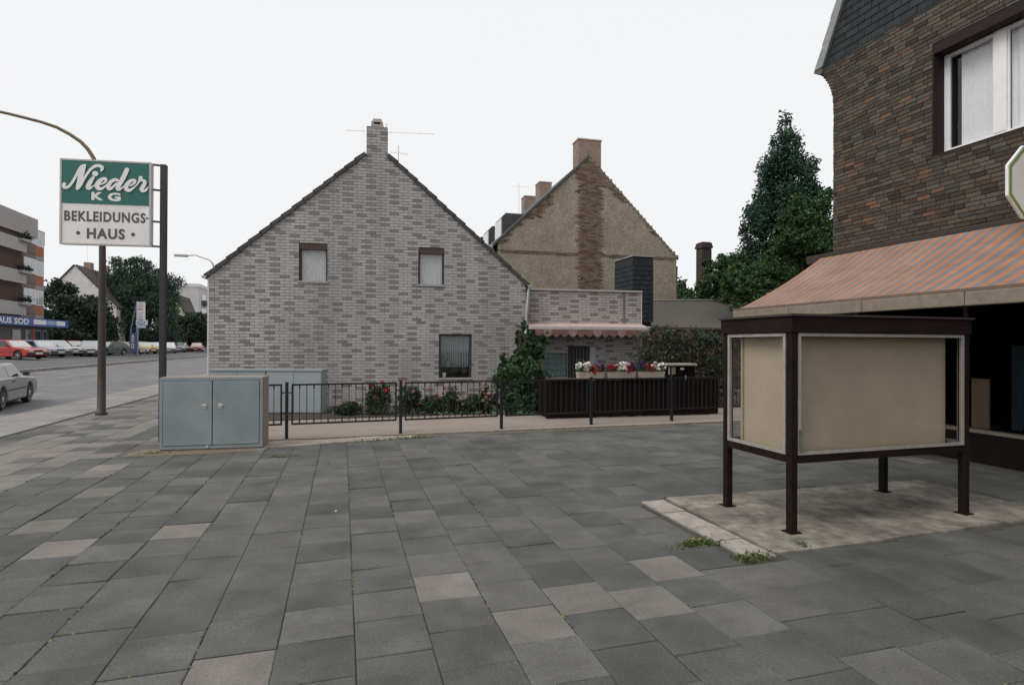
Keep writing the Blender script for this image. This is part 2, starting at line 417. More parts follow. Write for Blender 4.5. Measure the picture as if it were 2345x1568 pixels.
# strip between slabs and fence: edging, bare patch, dirt
edg = thing('fence_edging', None, None, (0,0,0), A, kind='structure')
for k in range(12):
    u0 = -1.2+k*1.0; MB().box(u0+.004, u0+.99, 10.47, 10.55, -.2, .02+random.uniform(-.004, .006)).build('edge_stone', mat('edge_concrete', (.22,.19,.16), .95, .3, 9), edg)
mb = MB(); mb.box(-2.95, 8.7, 10.28, 10.47, -.2, -.004); mb.build('bare_strip', mat('bare_earth', (.15,.125,.095), .95, .35, 14, bump=.5, bscale=90), edg)
mb = MB(); slabpoly(mb, ragged([(-1.2,9.78),(1.15,10.16),(1.3,10.44),(-1.2,10.40)], 7, .05), -.1, .010); mb.build('bare_patch', mat('bare_concrete', (.30,.26,.22), .95, .25, 8, var2=.25, scale2=2.2), edg)
mb = MB(); slabpoly(mb, ragged([(-3.1,9.55),(-1.15,9.50),(-1.15,9.98),(-3.0,10.15)], 7, .04), -.1, .008); mb.build('dirt_patch', mat('dirt', (.18,.145,.11), .95, .3, 20, bump=.5, bscale=90), edg)
# garden behind the fence
gar = MB(); gar.box(-2.9, 13, 10.551, 13.1, -.2, .012)
o = gar.build('garden_path', M_wash); o.rotation_euler = (0, 0, A); tag(o, kind='structure')
bed = MB(); bed.box(-2.9, 13, 13.102, 40, -.2, .035)
o = bed.build('flower_bed', mat('bed_soil', (.055,.042,.032), .95, .4, 15, bump=.8, bscale=40)); o.rotation_euler = (0, 0, A); tag(o, kind='structure')

# ================================================================== GABLE HOUSE
M_lt = mat('brick_tile_light', (.392,.37,.36), .6, .12, 3.5, rnd=.07, var2=.16, scale2=.9, stretch=(1,1,.22))
M_br = mat('brick_tile_brown', (.225,.188,.172), .6, .15, 30, rnd=.12)
M_mort = mat('tile_mortar', (.19,.16,.155), .9, .2, 12)
M_frame = mat('window_frame_brown', (.055,.04,.033), .6, .15, 30)
M_sill = mat('window_sill', (.36,.35,.34), .6, .1, 20)
M_curt = mat('net_curtain', (.78,.78,.80), .9, .06, 12, trans=.1)
M_dark = mat('room_dark', (.03,.025,.022), .9, 0)
M_tile = mat('roof_tile', (.06,.052,.046), .75, .25, 14, rnd=.2)
M_zinc = mat('zinc', (.38,.40,.42), .5, .15, 10, metal=.3)
M_glass = glass('window_glass'); M_glass_d = glass('shop_glass', (.72,.70,.68), .0)
SEQ = [2,7,0,5,2,5,0,7,2,9,2,7,2,7,4,7,2,7,2,9,2,7,6,1,8,1,6,1,6,3]
def pick_gable(r, i): return 1 if (2*i+r % 2) % 10 == SEQ[r % 30] else 0
gA = math.radians(10.6); gdir = Vector((math.cos(gA), math.sin(gA), 0)); gn = Vector((math.sin(gA), -math.cos(gA), 0))
g0 = P(650, 700, 14.7)
gl = onp(479, 700, g0, gn); gl.z = 0
house = thing('gable_house', 'gabled house clad in pale grey and brown brick tiles behind railing', 'house', gl, gA)
def gp(x, y): q = L2(house, onp(x, y, g0, gn)); return (q.x, q.z)
eL, eR, tL, tR = gp(479, 629), gp(1203, 650), gp(838, 353), gp(887, 356)
W = eR[0]
conv = [(0, 0), (W, 0), eR, tR, tL, eL]
chz = gp(862, 293)[1]; chx0, chx1 = tL[0]+.01, tR[0]-.005
def rect(x0, y0, x1, y1): a, b = gp(x0, y1), gp(x1, y0); return (a[0], b[0], a[1], b[1])
wins = [rect(684, 558, 750, 647), rect(957, 568, 1017, 655), rect(1004, 765, 1080, 869)]
mb = MB()
for q in holed(conv, wins): mb.prism(q, 0, .25)
mb.prism([(chx0, tL[1]-.02), (chx1, tR[1]-.02), (chx1, chz), (chx0, chz)], .0015, .45)
mb.build('wall', M_mort, house)
camloc = L2(house, EYEV)
key = lambda x, z: (x-camloc.x)**2+(z-camloc.z)**2*1.0+camloc.y**2+(400 if z < 1.25 else 0)
bricks(house, conv, wins, .2405, .0762, .011, .008, [M_lt, M_br], pick_gable, 300, key, jitter=.0015)
chim = MB().box(chx0-.004, chx1+.004, .002, .45, chz, chz+.03).build('chimney', M_mort, house)
bricks(chim, [(chx0, tL[1]+.004), (chx1, tR[1]+.004), (chx1, chz), (chx0, chz)], [], .2405, .0762, .011, .008, [M_lt, M_br], pick_gable, 60, key, z0=0)
cc = (chx0+chx1)/2; cz = chz+.03
cap = MB(); 
for h0, h1, w0, w1 in ((0, .09, .165, .155), (.155, .26, .145, .10)):
    cap.raw([(cc+sx*w, .22+sy*w, cz+h) for h, w in ((h0, w0), (h1, w1)) for sx, sy in ((-1,-1),(1,-1),(1,1),(-1,1))],
            [(3,2,1,0),(4,5,6,7),(0,1,5,4),(1,2,6,5),(2,3,7,6),(3,0,4,7)])
for sx in (-1, 1):
    for sy in (-1, 1): cap.box(cc+sx*.12-.035, cc+sx*.12+.035, .22+sy*.12-.035, .22+sy*.12+.035, cz+.09, cz+.155)
cap.build('chimney_cap', mat('cap_concrete', (.33,.29,.26), .9, .2, 8), chim)
MB().box(cc-.07, cc+.07, .14, .3, cz+.0905, cz+.1545).build('flue', M_dark, chim)
# rest of the body and roof behind the gable
DEP = 9.5
mb = MB(); mb.box(0.002, .25, .2505, DEP, 0, eL[1]); mb.box(W-.25, W-.002, .2505, DEP, 0, eR[1]); mb.box(.25, W-.25, DEP-.25, DEP, 0, min(eL[1], eR[1]))
mb.build('side_wall', M_lt, house)
def roof_side(a, b, nm):
    """a eave, b ridge end (x,z): roof sheet and a row of verge tiles along the gable"""
    a = Vector((a[0], a[1])); b = Vector((b[0], b[1])); d = (b-a); Ln = d.length; d.normalize(); n = Vector((-d.y, d.x))
    if n.y < 0: n = -n
    a2 = a-d*.10
    def at(t, h): q = a2+d*t+n*h; return (q.x, q.y)
    mb = MB(); p = [at(0, .012), at(Ln+.10, .012), at(Ln+.10, .05), at(0, .05)]; mb.prism(p, .26, DEP+.2); mb.build(nm, M_tile, house, fix=True)
    k = 0; step = .345; t = 0.0
    while t < Ln+.05:
        t1 = min(t+step+.035, Ln+.10); dz = random.uniform(-.004, .004)
        mb = MB(); mb.prism([at(t, -.02+dz), at(t1, -.035+dz), at(t1, .055+dz), at(t, .085+dz)], -.055, .30); mb.build('verge_tile', M_tile, house, fix=True); t += step
roof_side(eL, tL, 'roof'); roof_side(eR, tR, 'roof')
mb = MB(); mb.prism([(tL[0]-.02, tL[1]-.03), (tR[0]+.02, tR[1]-.03), (tR[0]-.1, tR[1]+.16), (tL[0]+.1, tL[1]+.16)], .46, DEP+.2); mb.build('ridge', M_tile, house)
for e, s in ((eL, -1), (eR, 1)):
    mb = MB(); x = e[0]+s*.11; prof = [(math.cos(t)*.065, math.sin(t)*.065) for t in np.linspace(math.pi, 2*math.pi, 7)]
    mb.prism([(x+px, e[1]-.04+pz_) for px, pz_ in prof]+[(x+.055, e[1]-.035), (x-.055, e[1]-.035)], -.06, DEP); mb.build('gutter', M_zinc, house, fix=True)
MB().box(-.045, -.006, .0, .05, 0, eL[1]-.08).build('corner_trim', mat('trim_pale', (.6,.58,.57), .6, .1, 6), house)
dp = MB(); dp.tube([(W+.11, -.02, eR[1]-.08), (W+.07, -.05, eR[1]-.25), (W+.0, -.09, eR[1]-1.0), (W-.05, -.09, .1)], .042, 10); dp.build('downpipe', M_zinc, house, smooth=True)
hp = MB(); q = gp(1175, 742); q2 = gp(1200, 745); hp.tube([(q[0], -.12, q[1]), (q2[0]-.05, -.1, q2[1]), (q2[0]+.02, -.1, q2[1]-.22)], .045, 8); hp.build('rain_hopper', M_zinc, house, smooth=True)
def curtain(parent, x0, x1, z0, z1, y, m, folds=16, amp=.018, name='curtain'):
    n = folds*6; mb = MB(); r = random.random()*6
    for i in range(n):
        a, b = i/n, (i+1)/n; f = lambda t: y+amp*math.sin(t*folds*6.283+r+1.3*math.sin(t*9+r))
        mb.face([(x0+(x1-x0)*a, f(a), z0), (x0+(x1-x0)*b, f(b), z0), (x0+(x1-x0)*b, f(b), z1), (x0+(x1-x0)*a, f(a), z1)])
    return mb.build(name, m, parent, smooth=True, fix=True)
def window(parent, r, frame=.05, rec=.12, fm=M_frame, sill=True, cz0=0.0, cm=M_curt, boxd=.5, folds=16, roller=.16):
    x0, x1, z0, z1 = r
    wnd = MB()
    for b in ((x0, x0+frame, z0, z1), (x1-frame, x1, z0, z1), (x0+frame, x1-frame, z0, z0+frame), (x0+frame, x1-frame, z1-frame, z1)):
        wnd.box(b[0], b[1], rec-.06, rec+.02, b[2], b[3])
    wo = wnd.build('window', fm, parent)
    MB().box(x0+frame, x1-frame, rec-.02, rec-.014, z0+frame, z1-frame).build('pane', M_glass, wo)
    mb = MB(); t = .03
    for b in ((x0-t, x0, z0-t, z1+t), (x1, x1+t, z0-t, z1+t), (x0, x1, z0-t, z0), (x0, x1, z1, z1+t)): mb.box(b[0], b[1], -.004, rec+.06, b[2], b[3])
    mb.build('reveal', mat('reveal_grey', (.16,.15,.15), .8, .1, 8), wo)
    mb = MB(); mb.box(x0-.05, x1+.05, rec+.022+boxd, rec+.06+boxd, z0-.1, z1+.1); mb.box(x0-.05, x0-.01, rec+.061, rec+.02+boxd, z0-.1, z1+.1); mb.box(x1+.01, x1+.05, rec+.061, rec+.02+boxd, z0-.1, z1+.1)
    mb.box(x0, x1, rec+.061, rec+.02+boxd, z0-.1, z0-.06); mb.box(x0, x1, rec+.061, rec+.02+boxd, z1+.06, z1+.1); mb.build('room', M_dark, wo)
    if sill: MB().box(x0-.02, x1+.02, -.035, rec-.062, z0-.001, z0+.045).build('sill', M_sill, wo)
    if roller: MB().box(x0+.003, x1-.003, .012, rec-.062, z1-roller, z1-.002).build('shutter_box', mat('shutter_brown', (.07,.045,.035), .7, .1, 20), wo)
    if cm: curtain(wo, x0+frame, x1-frame, z0+frame+cz0, z1-frame, rec+.05, cm, folds)
    return wo
window(house, wins[0]); window(house, wins[1])
w3 = window(house, wins[2], frame=.055, sill=True, cz0=.28, cm=mat('net_curtain_dim', (.24,.28,.29), .9, .1, 12, trans=.2), roller=.0, folds=12)
# pot plants inside the lower window
x0, x1, z0, z1 = wins[2]
M_leafd = mat('leaf_house_plant', (.03,.06,.03), .7, .3, 20)
for kx, hh in ((.22, .5), (.52, .36), (.78, .55)):
    px_ = x0+(x1-x0)*kx; pts = np.array([[px_+random.gauss(0, .07), .2+random.gauss(0, .02), z0+.2+abs(random.gauss(0, hh*.5))] for _ in range(60)])
    leaf_mesh('pot_plant_leaves', pts, .075, M_leafd, w3, aspect=.3)
MB().lathe([(.045, 0), (.062, .13)], (x0+.16, .19, z0+.05), 12).build('flower_pot', mat('pot_white', (.7,.68,.64), .5, .05, 9), w3)
# aerials
def aerial(label, px, d, zt, yaw, n, ln, wd, base_z, loc=None):
    p = P(px[0], px[1], d); t = thing('roof_aerial', label, 'antenna', (p.x, p.y, base_z), yaw)
    h = p.z-base_z; M_al = mat('aerial_metal', (.70,.65,.55), .5, .1, 9)
    MB().tube([(0,0,0), (0,0,h+.25)], .014, 6).build('mast', M_al, t)
    MB().tube([(-ln*.45,0,h), (ln*.55,0,h+.03)], .005, 6).build('boom', M_al, t)
    for k in range(n):
        x = -ln*.42+ln*.95*k/(n-1); MB().tube([(x,-wd*(1-.3*k/n),h+.01), (x,wd*(1-.3*k/n),h+.01)], .003, 5).build('element', M_al, t)
    return t
aerial('long rooftop aerial behind the tiled house chimney', (884,304), 16.2, 0, gA-.05, 7, 2.5, .08, gp(884,350)[1]-.2)
aerial('short aerial over the right roof slope of the tiled house', (912,352), 18.5, 0, gA+.2, 5, .55, .22, 5.6)
# ================================================================== FLAT-ROOFED ANNEX beside the gable house
aA = math.radians(11.5); adir = Vector((math.cos(aA), math.sin(aA), 0)); an = Vector((math.sin(aA), -math.cos(aA), 0))
a0 = P(1330, 700, 16.6)
al = onp(1195, 700, a0, an); al.z = 0
annex = thing('flat_roof_annex', 'low flat-roofed annex in grey and brown brick tiles right of gable', 'annex', al, aA)
def ap(x, y): q = L2(annex, onp(x, y, a0, an)); return (q.x, q.z)
AW, AH = ap(1467, 700)[0], ap(1330, 667)[1]
dr = (ap(1300, 800)[0], ap(1363, 800)[0], 0.0, ap(1330, 792)[1])
gb = (ap(1243, 800)[0], ap(1299, 800)[0]-.005, ap(1270, 862)[1], ap(1270, 808)[1])
acv = [(0, 0), (AW, 0), (AW, AH), (0, AH)]
mb = MB()
for q in holed(acv, [dr, gb]): mb.prism(q, 0, .24)
mb.box(.01, AW-.01, .2405, 5, 0, AH-.25); mb.build('wall', M_mort, annex)
ca = L2(annex, EYEV)
bricks(annex, acv, [dr, gb], .2405, .0762, .011, .008, [M_lt, M_br], lambda r, i: pick_gable(r+4, i), 300, lambda x, z: (400 if z < 1.5 else 0)-z, jitter=.0015)
MB().box(-.02, AW+.035, -.05, .30, AH+.001, AH+.055).build('coping', mat('coping', (.42,.38,.36), .7, .15, 8), annex)
MB().box(AW+.002, AW+.03, -.012, 5, 0, AH-.001).build('corner_trim', MATS['trim_pale'], annex)
MB().box(ap(1428,700)[0]-.03, ap(1428,700)[0]+.03, -.016, -.0095, ap(1428,742)[1], AH).build('water_stain', mat('stain', (.16,.15,.13), .9, .4, 9), annex)
# door with wrought-iron grille
d = MB(); x0, x1, z0, z1 = dr
d.box(x0, x1, .1, .16, z0, z1); do = d.build('door', mat('door_dark', (.035,.028,.025), .6, .2, 12), annex)
MB().box(x1-.17, x1-.001, -.02, .09, z0, z1-.02).build('door_frame', mat('door_frame_pale', (.45,.46,.47), .6, .1, 9), do)
M_iron = mat('wrought_iron', (.22,.22,.23), .6, .2, 30, metal=.3)
for k in range(6):
    x = x0+.08+k*(x1-x0-.32)/5; MB().tube([(x, .06, z0+.3), (x, .06, z1-.05)], .008, 6).build('grille_bar', M_iron, do)
for s in (-1, 1):
    pts = [((x0+x1)/2-.05+s*(.02+.09*math.sin(t)), .05, z1-.45-.10*math.cos(t)*(1 if t < 3 else .6)) for t in np.linspace(0, 5.2, 16)]
    MB().tube(pts, .008, 5).build('grille_scroll', M_iron, do)
# glass-block screen left of the door
x0, x1, z0, z1 = gb
gs = MB().box(x0, x1, .09, .13, z0, z1).build('glass_block_screen', mat('screen_mortar', (.35,.36,.36), .8, .1, 9), annex)
M_gb = mat('glass_block', (.16,.24,.25), .12, .25, 14, spec=.6)
nx, nz = 4, 4
for i in range(nx):
    for j in range(nz):
        a, b = x0+(x1-x0)*(i+.04)/nx, x0+(x1-x0)*(i+.96)/nx; c_, d_2 = z0+(z1-z0)*(j+.05)/nz, z0+(z1-z0)*(j+.95)/nz
        MB().box(a, b, .055, .0895, c_, d_2).build('glass_block', M_gb, gs, bevel=.012)
MB().box(x0-.03, x1+.02, -.03, .12, z1, z1+.04).build('sill', M_sill, gs)
# folded terrace awning on the annex wall
ya = -.62
def awp(x, y):
    q = L2(annex, onp(x, y, Vector(al)+an*(-ya), an)); return (q.x, q.z)
b0, b1 = awp(1211, 750), awp(1488, 753)
M_pinkb = mat('awning_box', (.52,.465,.455), .55, .1, 6)
aw = thing('terrace_awning', 'rolled-in pink awning with scalloped red valance on the annex', 'awning', annex.matrix_basis @ Vector((0, 0, 0)), aA)
aw.location = al
MB().box(b0[0], b1[0], ya-.06, ya+.06, b0[1]-.055, b0[1]+.06).build('front_box', M_pinkb, aw, bevel=.02)
mb = MB(); mb.face([(b0[0]+.02, -.02, b0[1]+.16), (b1[0]-.02, -.02, b0[1]+.16), (b1[0]-.02, ya, b0[1]+.03), (b0[0]+.02, ya, b0[1]+.03)]); mb.build('canvas', mat('canvas_pink', (.5,.36,.33), .9, .15, 6), aw)
for x in (b0[0]+.25, b1[0]-.25): MB().beam((x, -.02, b0[1]-.03), (x, ya, b0[1]-.02), .05, .06).build('arm', M_zinc, aw)
nsc = 14; M_v1, M_v2 = mat('valance_red', (.20,.105,.09), .9, .2, 12), mat('valance_pink', (.30,.20,.185), .9, .2, 12)
xa, xb = b0[0]+.16, b1[0]-.05; wsc = (xb-xa)/nsc
for k in range(nsc):
    x = xa+k*wsc; n_ = 8; top = b0[1]-.05
    mb = MB(); mb.prism([(x, top), (x+wsc, top)]+[(x+wsc*(1-t/n_), top-.12-.08*math.sin(math.pi*t/n_)) for t in range(n_+1)], ya-.066, ya-.061)
    mb.build('valance_scallop', M_v2 if k % 3 == 1 else M_v1, aw, fix=True)
# slate-clad flue tower behind the annex
ft0 = P(1449, 700, 18.6); fl = Vector((ft0.x, ft0.y, 0))
ft = thing('slate_flue_tower', 'dark slate-clad flue tower rising behind the annex corner', 'chimney', fl, A)
fx = L2(ft, onp(1495, 700, fl, -V)).x; fzt = L2(ft, onp(1470, 588, fl, -V)).z; fzb = L2(ft, onp(1470, 738, fl, -V)).z
M_slate = mat('slate', (.026,.033,.036), .6, .25, 12, rnd=.2, spec=.2)
MB().box(0, fx, 0, 1.3, fzb, fzt).build('core', mat('slate_core', (.02,.022,.024), .8, .1, 9), ft)
MB().box(.1, fx-.02, .1, 1.2, 0, fzb).build('base', M_dark, ft)
sh = .155; rows = int((fzt-fzb)/sh); n1 = 4; n2 = 8; sheet = {}
for r in range(rows):
    z = fzb+r*sh
    for side, n, ln in ((0, n1, fx), (1, n2, 1.3)):
        wd = ln/n; of = .5*(r % 2)
        for i in range(-1 if of else 0, n):
            a, b = max(0, (i+of)*wd+.004), min(ln, (i+1+of)*wd-.004)
            if b-a < .02: continue
            k = (side, round(b-a, 3))
            if k not in sheet:
                m_ = MB(); l_ = b-a
                if side == 0: m_.raw([(0,-.022,0),(l_,-.022,0),(l_,-.005,sh*1.1),(0,-.005,sh*1.1),(0,0,0),(l_,0,0)], [(0,1,2,3),(0,4,5,1),(0,3,4),(1,5,2)])
                else: m_.raw([(-.022,0,0),(-.022,l_,0),(-.005,l_,sh*1.1),(-.005,0,sh*1.1),(0,0,0),(0,l_,0)], [(3,2,1,0),(1,5,4,0),(0,4,3),(2,5,1)])
                sheet[k] = m_.mesh('slate', M_slate)
            obj('slate', sheet[k], ft, (a, 0, z) if side == 0 else (0, a, z))
MB().box(-.03, fx+.03, -.03, 1.33, fzt+.001, fzt+.035).build('cap', M_zinc, ft)

# ================================================================== OLD PLASTERED HOUSE behind
oA = math.radians(14); on_ = Vector((math.sin(oA), -math.cos(oA), 0)); o0 = P(1350, 600, 25.5)
ol = onp(1140, 700, o0, on_); ol.z = 0
old = thing('old_house', 'old house with bare patched plaster gable and brick flue strip', 'house', ol, oA)
def op(x, y): q = L2(old, onp(x, y, o0, on_)); return (q.x, q.z)
oeL, oeR, otop = op(1140, 556), op(1549, 590), op(1350, 362)
oxr, = (op(1548, 640)[0],)
M_pl = mat('old_plaster', (.30,.255,.20), .95, .28, 11, bump=.8, bscale=25, var2=.16, scale2=1.7)
M_pl2 = mat('old_plaster_dull', (.255,.205,.15), .95, .2, 12, bump=.4, bscale=30)
M_ob = mat('old_brick', (.20,.115,.075), .95, .2, 30, ramp=[(0,(.10,.065,.048)),(.35,(.155,.10,.07)),(.7,(.20,.135,.095)),(1,(.21,.165,.125))])
M_om = mat('old_mortar', (.20,.155,.115), .95, .3, 20)
ocv = [(0, 0), (oxr, 0), (oxr, oeR[1]-.25), (oeR[0]+.02, oeR[1]), otop, (oeL[0], oeL[1]), (0, oeL[1]-.7)]
wall = MB(); wall.prism(ocv, 0, .3); wall.build('wall', M_pl, old)
sx0, sx1 = op(1324, 500)[0], op(1378, 500)[0]
# brick flue strip, toothed edges; the brick band at eave height; bare bricks along the verges
nrow = int((otop[1])/.077); teeth = [(random.choice([-.09, 0, 0, 0, .03, .05]), random.choice([-.05, -.03, 0, 0, 0, .08])) for _ in range(nrow+2)]
bz = op(1300, 581)[1]
def in_wall(x, z):
    def half(p, q): return (q[0]-p[0])*(z-p[1])-(q[1]-p[1])*(x-p[0])
    return half(oeR, otop) >= 0.03 and half(otop, oeL) >= 0.03 and x > .06 and x < oxr-.05
def verge_d(x, z):
    def dist(p, q): return abs((q[0]-p[0])*(z-p[1])-(q[1]-p[1])*(x-p[0]))/math.hypot(q[0]-p[0], q[1]-p[1])
    return min(dist(oeR, otop), dist(otop, oeL)+.05)
nzf = lambda x, z: math.sin(x*2.1+z*1.3)+math.sin(x*.9-z*2.7+1)+.6*math.sin(x*5.3+z*4.1)
cells = []
for r in range(nrow+1):
    z = r*.077
    for i in range(-1, int(oxr/.25)+2):
        x = i*.25+(.125 if r % 2 else 0); xm = x+.12; zm = z+.037
        if not in_wall(xm, zm+.03) or z < 2.6: continue
        t = teeth[r]
        strip_ = sx0+t[0] < xm < sx1+t[1]
        band = bz-.075 < zm < bz+.085
        ver = verge_d(xm, zm) < .16+.14*nzf(xm, zm) and zm > bz
        foot = zm > otop[1]-1.3 and abs(xm-(sx0+sx1)/2) < .75+.2*nzf(xm, zm)
        if strip_ or band or ver or foot: cells.append((strip_ and zm > 4.2, x, z))
bm_ = MB().box(.006, .236, -.012, .02, .005, .07).mesh('brick', M_ob); rest = MB(); k = 0
cells.sort(key=lambda c: -c[0])
for s_, x, z in cells:
    dy = random.uniform(-.006, .006)
    if k < 300: obj('brick', bm_, old, (x, dy, z)); k += 1
    else: rest.box(x+.006, x+.236, -.012+dy, .02, z+.005, z+.07)
rest.build('brick_field', M_ob, old, kind='stuff')
mortar = MB()
for s_, x, z in cells: mortar.box(x-.004, x+.249, -.003, .015, z-.003, z+.076)
mortar.build('mortar', M_om, old, kind='stuff')
# roof, left slope visible beyond the verge
LEN = 30.0
M_or = mat('old_roof', (.075,.075,.075), .8, .25, 8, stretch=(1,1,4))
def osl(a, b, t0, t1, ov):
    a = Vector(a); b = Vector(b); d = (b-a).normalized(); n = Vector((-d.y, d.x)); n = n if n.y > 0 else -n
    a = a-d*ov; q = [a+n*t0, b+n*t0, b+n*t1, a+n*t1]; return [(p.x, p.y) for p in q]
rf = MB(); rf.prism(osl(oeL, otop, .02, .12, .25), -.06, LEN); rf.prism(osl(oeR, otop, .0, .06, .12), -.0, LEN); ro = rf.build('roof', M_or, old, fix=True)
mb = MB()
for j in range(26):                                     # worn verge stones on the right edge
    t = (j+.1)/26; x = oeR[0]+(otop[0]-oeR[0])*t; z = oeR[1]+(otop[1]-oeR[1])*t; 
    mb.box(x-.07, x+.09, -.03, .3, z-.03, z+.05+random.uniform(-.03, .05))
mb.build('verge_stones', M_pl2, old)
cz0, cz1 = op(1350, 372)[1]-.3, op(1350, 321)[1]; cx0, cx1 = op(1325, 345)[0], op(1377, 345)[0]
M_chb = mat('chimney_brick', (.30,.222,.182), .9, .15, 18, var2=.2, scale2=3)
def chimney(x0, x1, y0, y1, z0, z1, single=0):
    c = MB().box(x0, x1, y0, y1, z0, z1).build('chimney', mat('chimney_mortar', (.32,.22,.17), .9, .2, 12), old); nr = int((z1-z0)/.078); bmesh_ = {}
    for r in range(nr):
        for fa in (0, 1):
            ln = (x1-x0) if fa == 0 else (y1-y0); n = max(2, round(ln/.25)); wd = ln/n; of = .5*(r % 2)
            for i in range(-1 if of else 0, n):
                a, b = max(0, (i+of)*wd)+.005, min(ln, (i+1+of)*wd)-.005
                kk = (fa, round(b-a, 3))
                if kk not in bmesh_: bmesh_[kk] = (MB().box(0, b-a, -.008, .01, 0, .068) if fa == 0 else MB().box(-.008, .01, 0, b-a, 0, .068)).mesh('brick', M_chb)
                obj('brick', bmesh_[kk], c, (x0+a, y0, z0+r*.078+.005) if fa == 0 else (x0, y0+a, z0+r*.078+.005))
    MB().box(x0-.03, x1+.03, y0-.03, y1+.03, z1, z1+.06).build('crown', mat('chimney_crown', (.42,.33,.28), .9, .15, 9), c)
    return c
chimney(cx0, cx1, .05, .75, cz0, cz1)
for yb in (6.3, 9.4): chimney(otop[0]-.45, otop[0]+.25, yb, yb+.8, otop[1]-.75, otop[1]+.62)
# dormers on the street slope
sl_ = Vector((otop[0]-oeL[0], otop[1]-oeL[1])); 
for k, (yb, dpx) in enumerate(((1.7, 1150), (4.7, 1131), (7.7, 1110))):
    if k == 0: xf = L2(old, onp(dpx, 520, o0-on_*yb, on_)).x; zf = L2(old, onp(dpx, 549, o0-on_*yb, on_)).z
    hd = 1.25; bx = xf+(zf+hd-oeL[1])*sl_.x/sl_.y
    prof = [(xf, zf), (xf, zf+hd-.16), (xf+.16, zf+hd), (bx+.2, zf+hd), (bx+.2, zf)]
    d = MB().prism(prof, yb, yb+1.5).build('dormer', mat('dormer_slate', (.05,.055,.06), .7, .25, 10), ro, fix=True)
    wn = MB().box(xf-.05, xf-.003, yb+.12, yb+1.38, zf+.1, zf+hd-.25).build('dormer_window', mat('dormer_white', (.75,.75,.76), .5, .05, 6), ro)
gt = MB(); gt.prism([(oeL[0]-.36, oeL[1]-.22), (oeL[0]-.24, oeL[1]-.22), (oeL[0]-.22, oeL[1]-.1), (oeL[0]-.38, oeL[1]-.1)], -.05, LEN); gt.build('gutter', M_zinc, old)
MB().beam((oeL[0]-.28, .05, oeL[1]-.2), (oeL[0]+.02, .05, oeL[1]-.75), .07, .07).build('eaves_strut', MATS['dormer_white'], old)
MB().tube([(oxr+.08, .1, oeR[1]-.4), (oxr+.03, .1, 3.0), (oxr+.03, .1, .2)], .05, 8).build('downpipe', M_zinc, old, smooth=True)
mb = MB(); mb.box(.02, .3, .3005, LEN, 0, oeL[1]-.3); mb.box(oxr-.3, oxr-.01, .3005, LEN, 0, oeR[1]-.3); mb.build('side_wall', M_pl, old)
aerial('thin aerial on a mast above the old house dormers', (1188,428), 36, 0, .3, 4, 1.1, .25, 7.5)

# ================================================================== LOW SHED ROOF and brick stack on the right
r1, r2 = P(1490, 688, 25), P(1655, 688, 26.5); e1, e2 = P(1480, 748, 21.5), P(1720, 752, 23.2); hx = P(1712, 722, 24.6)
shed = thing('long_shed', 'long low shed with grey felt roof behind the shrubs', 'shed', (e1.x, e1.y, 0), 0)
M_felt = mat('roof_felt', (.085,.075,.066), .95, .12, 25, bump=.4, bscale=60, var2=.12, scale2=.8)
lq = lambda p: L2(shed, p); dn = Vector((0, 0, -.08))
mb = MB(); top = [lq(e1), lq(e2), lq(hx), lq(r2), lq(r1)]; mb.raw(top+[p+dn for p in top], [(0,1,2,3,4), (9,8,7,6,5)]+[(i, i+5, (i+1) % 5+5, (i+1) % 5) for i in range(5)])
mb.build('roof', M_felt, shed, fix=True)
mb = MB(); mb.beam(lq(r1)+Vector((0,0,.03)), lq(r2)+Vector((0,0,.03)), .12, .05); mb.build('ridge_flashing', mat('flashing', (.42,.40,.38), .6, .1, 9), shed)
mb = MB(); q1, q2 = lq(e1), lq(e2); mb.raw([(q1.x, q1.y+.25, 0), (q2.x, q2.y+.25, 0), (q2.x, q2.y+.25, q2.z-.02), (q1.x, q1.y+.25, q1.z-.02)], [(0,1,2,3)]); mb.raw([(q1.x, q1.y+4, 0), (q2.x, q2.y+4, 0), (q2.x, q2.y+.25, 0), (q1.x, q1.y+.25, 0)], [(0,1,2,3)])
mb.build('wall', mat('shed_wall', (.06,.045,.035), .9, .2, 6), shed)
sb = P(1611, 620, 33); st = thing('brick_stack', 'dark brick chimney stack standing left of the tall conical tree', 'chimney', (sb.x, sb.y, 0), A)
zt = P(1611, 556, 33).z; M_stk = mat('stack_brick', (.07,.045,.035), .95, .2, 12)
MB().box(-.30, .30, -.3, .3, 0, zt-.35).build('shaft', M_stk, st)
for k in range(int((zt-.35)/.3)):
    MB().box(-.306-.002*(k % 2), .306+.002*(k % 2), -.306, .306, k*.3+.01, k*.3+.28).build('brick_course', M_stk, st)
M_ivs = mat('leaf_ivy', (.04,.09,.04), .65, .3, 6, trans=.2)
q = np.stack([rng.uniform(-.4, .4, 900), rng.uniform(-.45, -.28, 900), (zt-.8)*np.sqrt(rng.random(900))*.97], 1); q = q[(np.sin(q[:, 2]*3.1+q[:, 0]*4) > -.35)]; leaf_mesh('ivy', q, .09, M_ivs, st)
MB().box(-.36, .36, -.36, .36, zt-.35, zt-.2).build('collar', M_stk, st); MB().box(-.33, .33, -.33, .33, zt-.199, zt-.05).build('neck', M_stk, st); MB().box(-.28, .28, -.28, .28, zt-.049, zt).build('crown', M_stk, st)
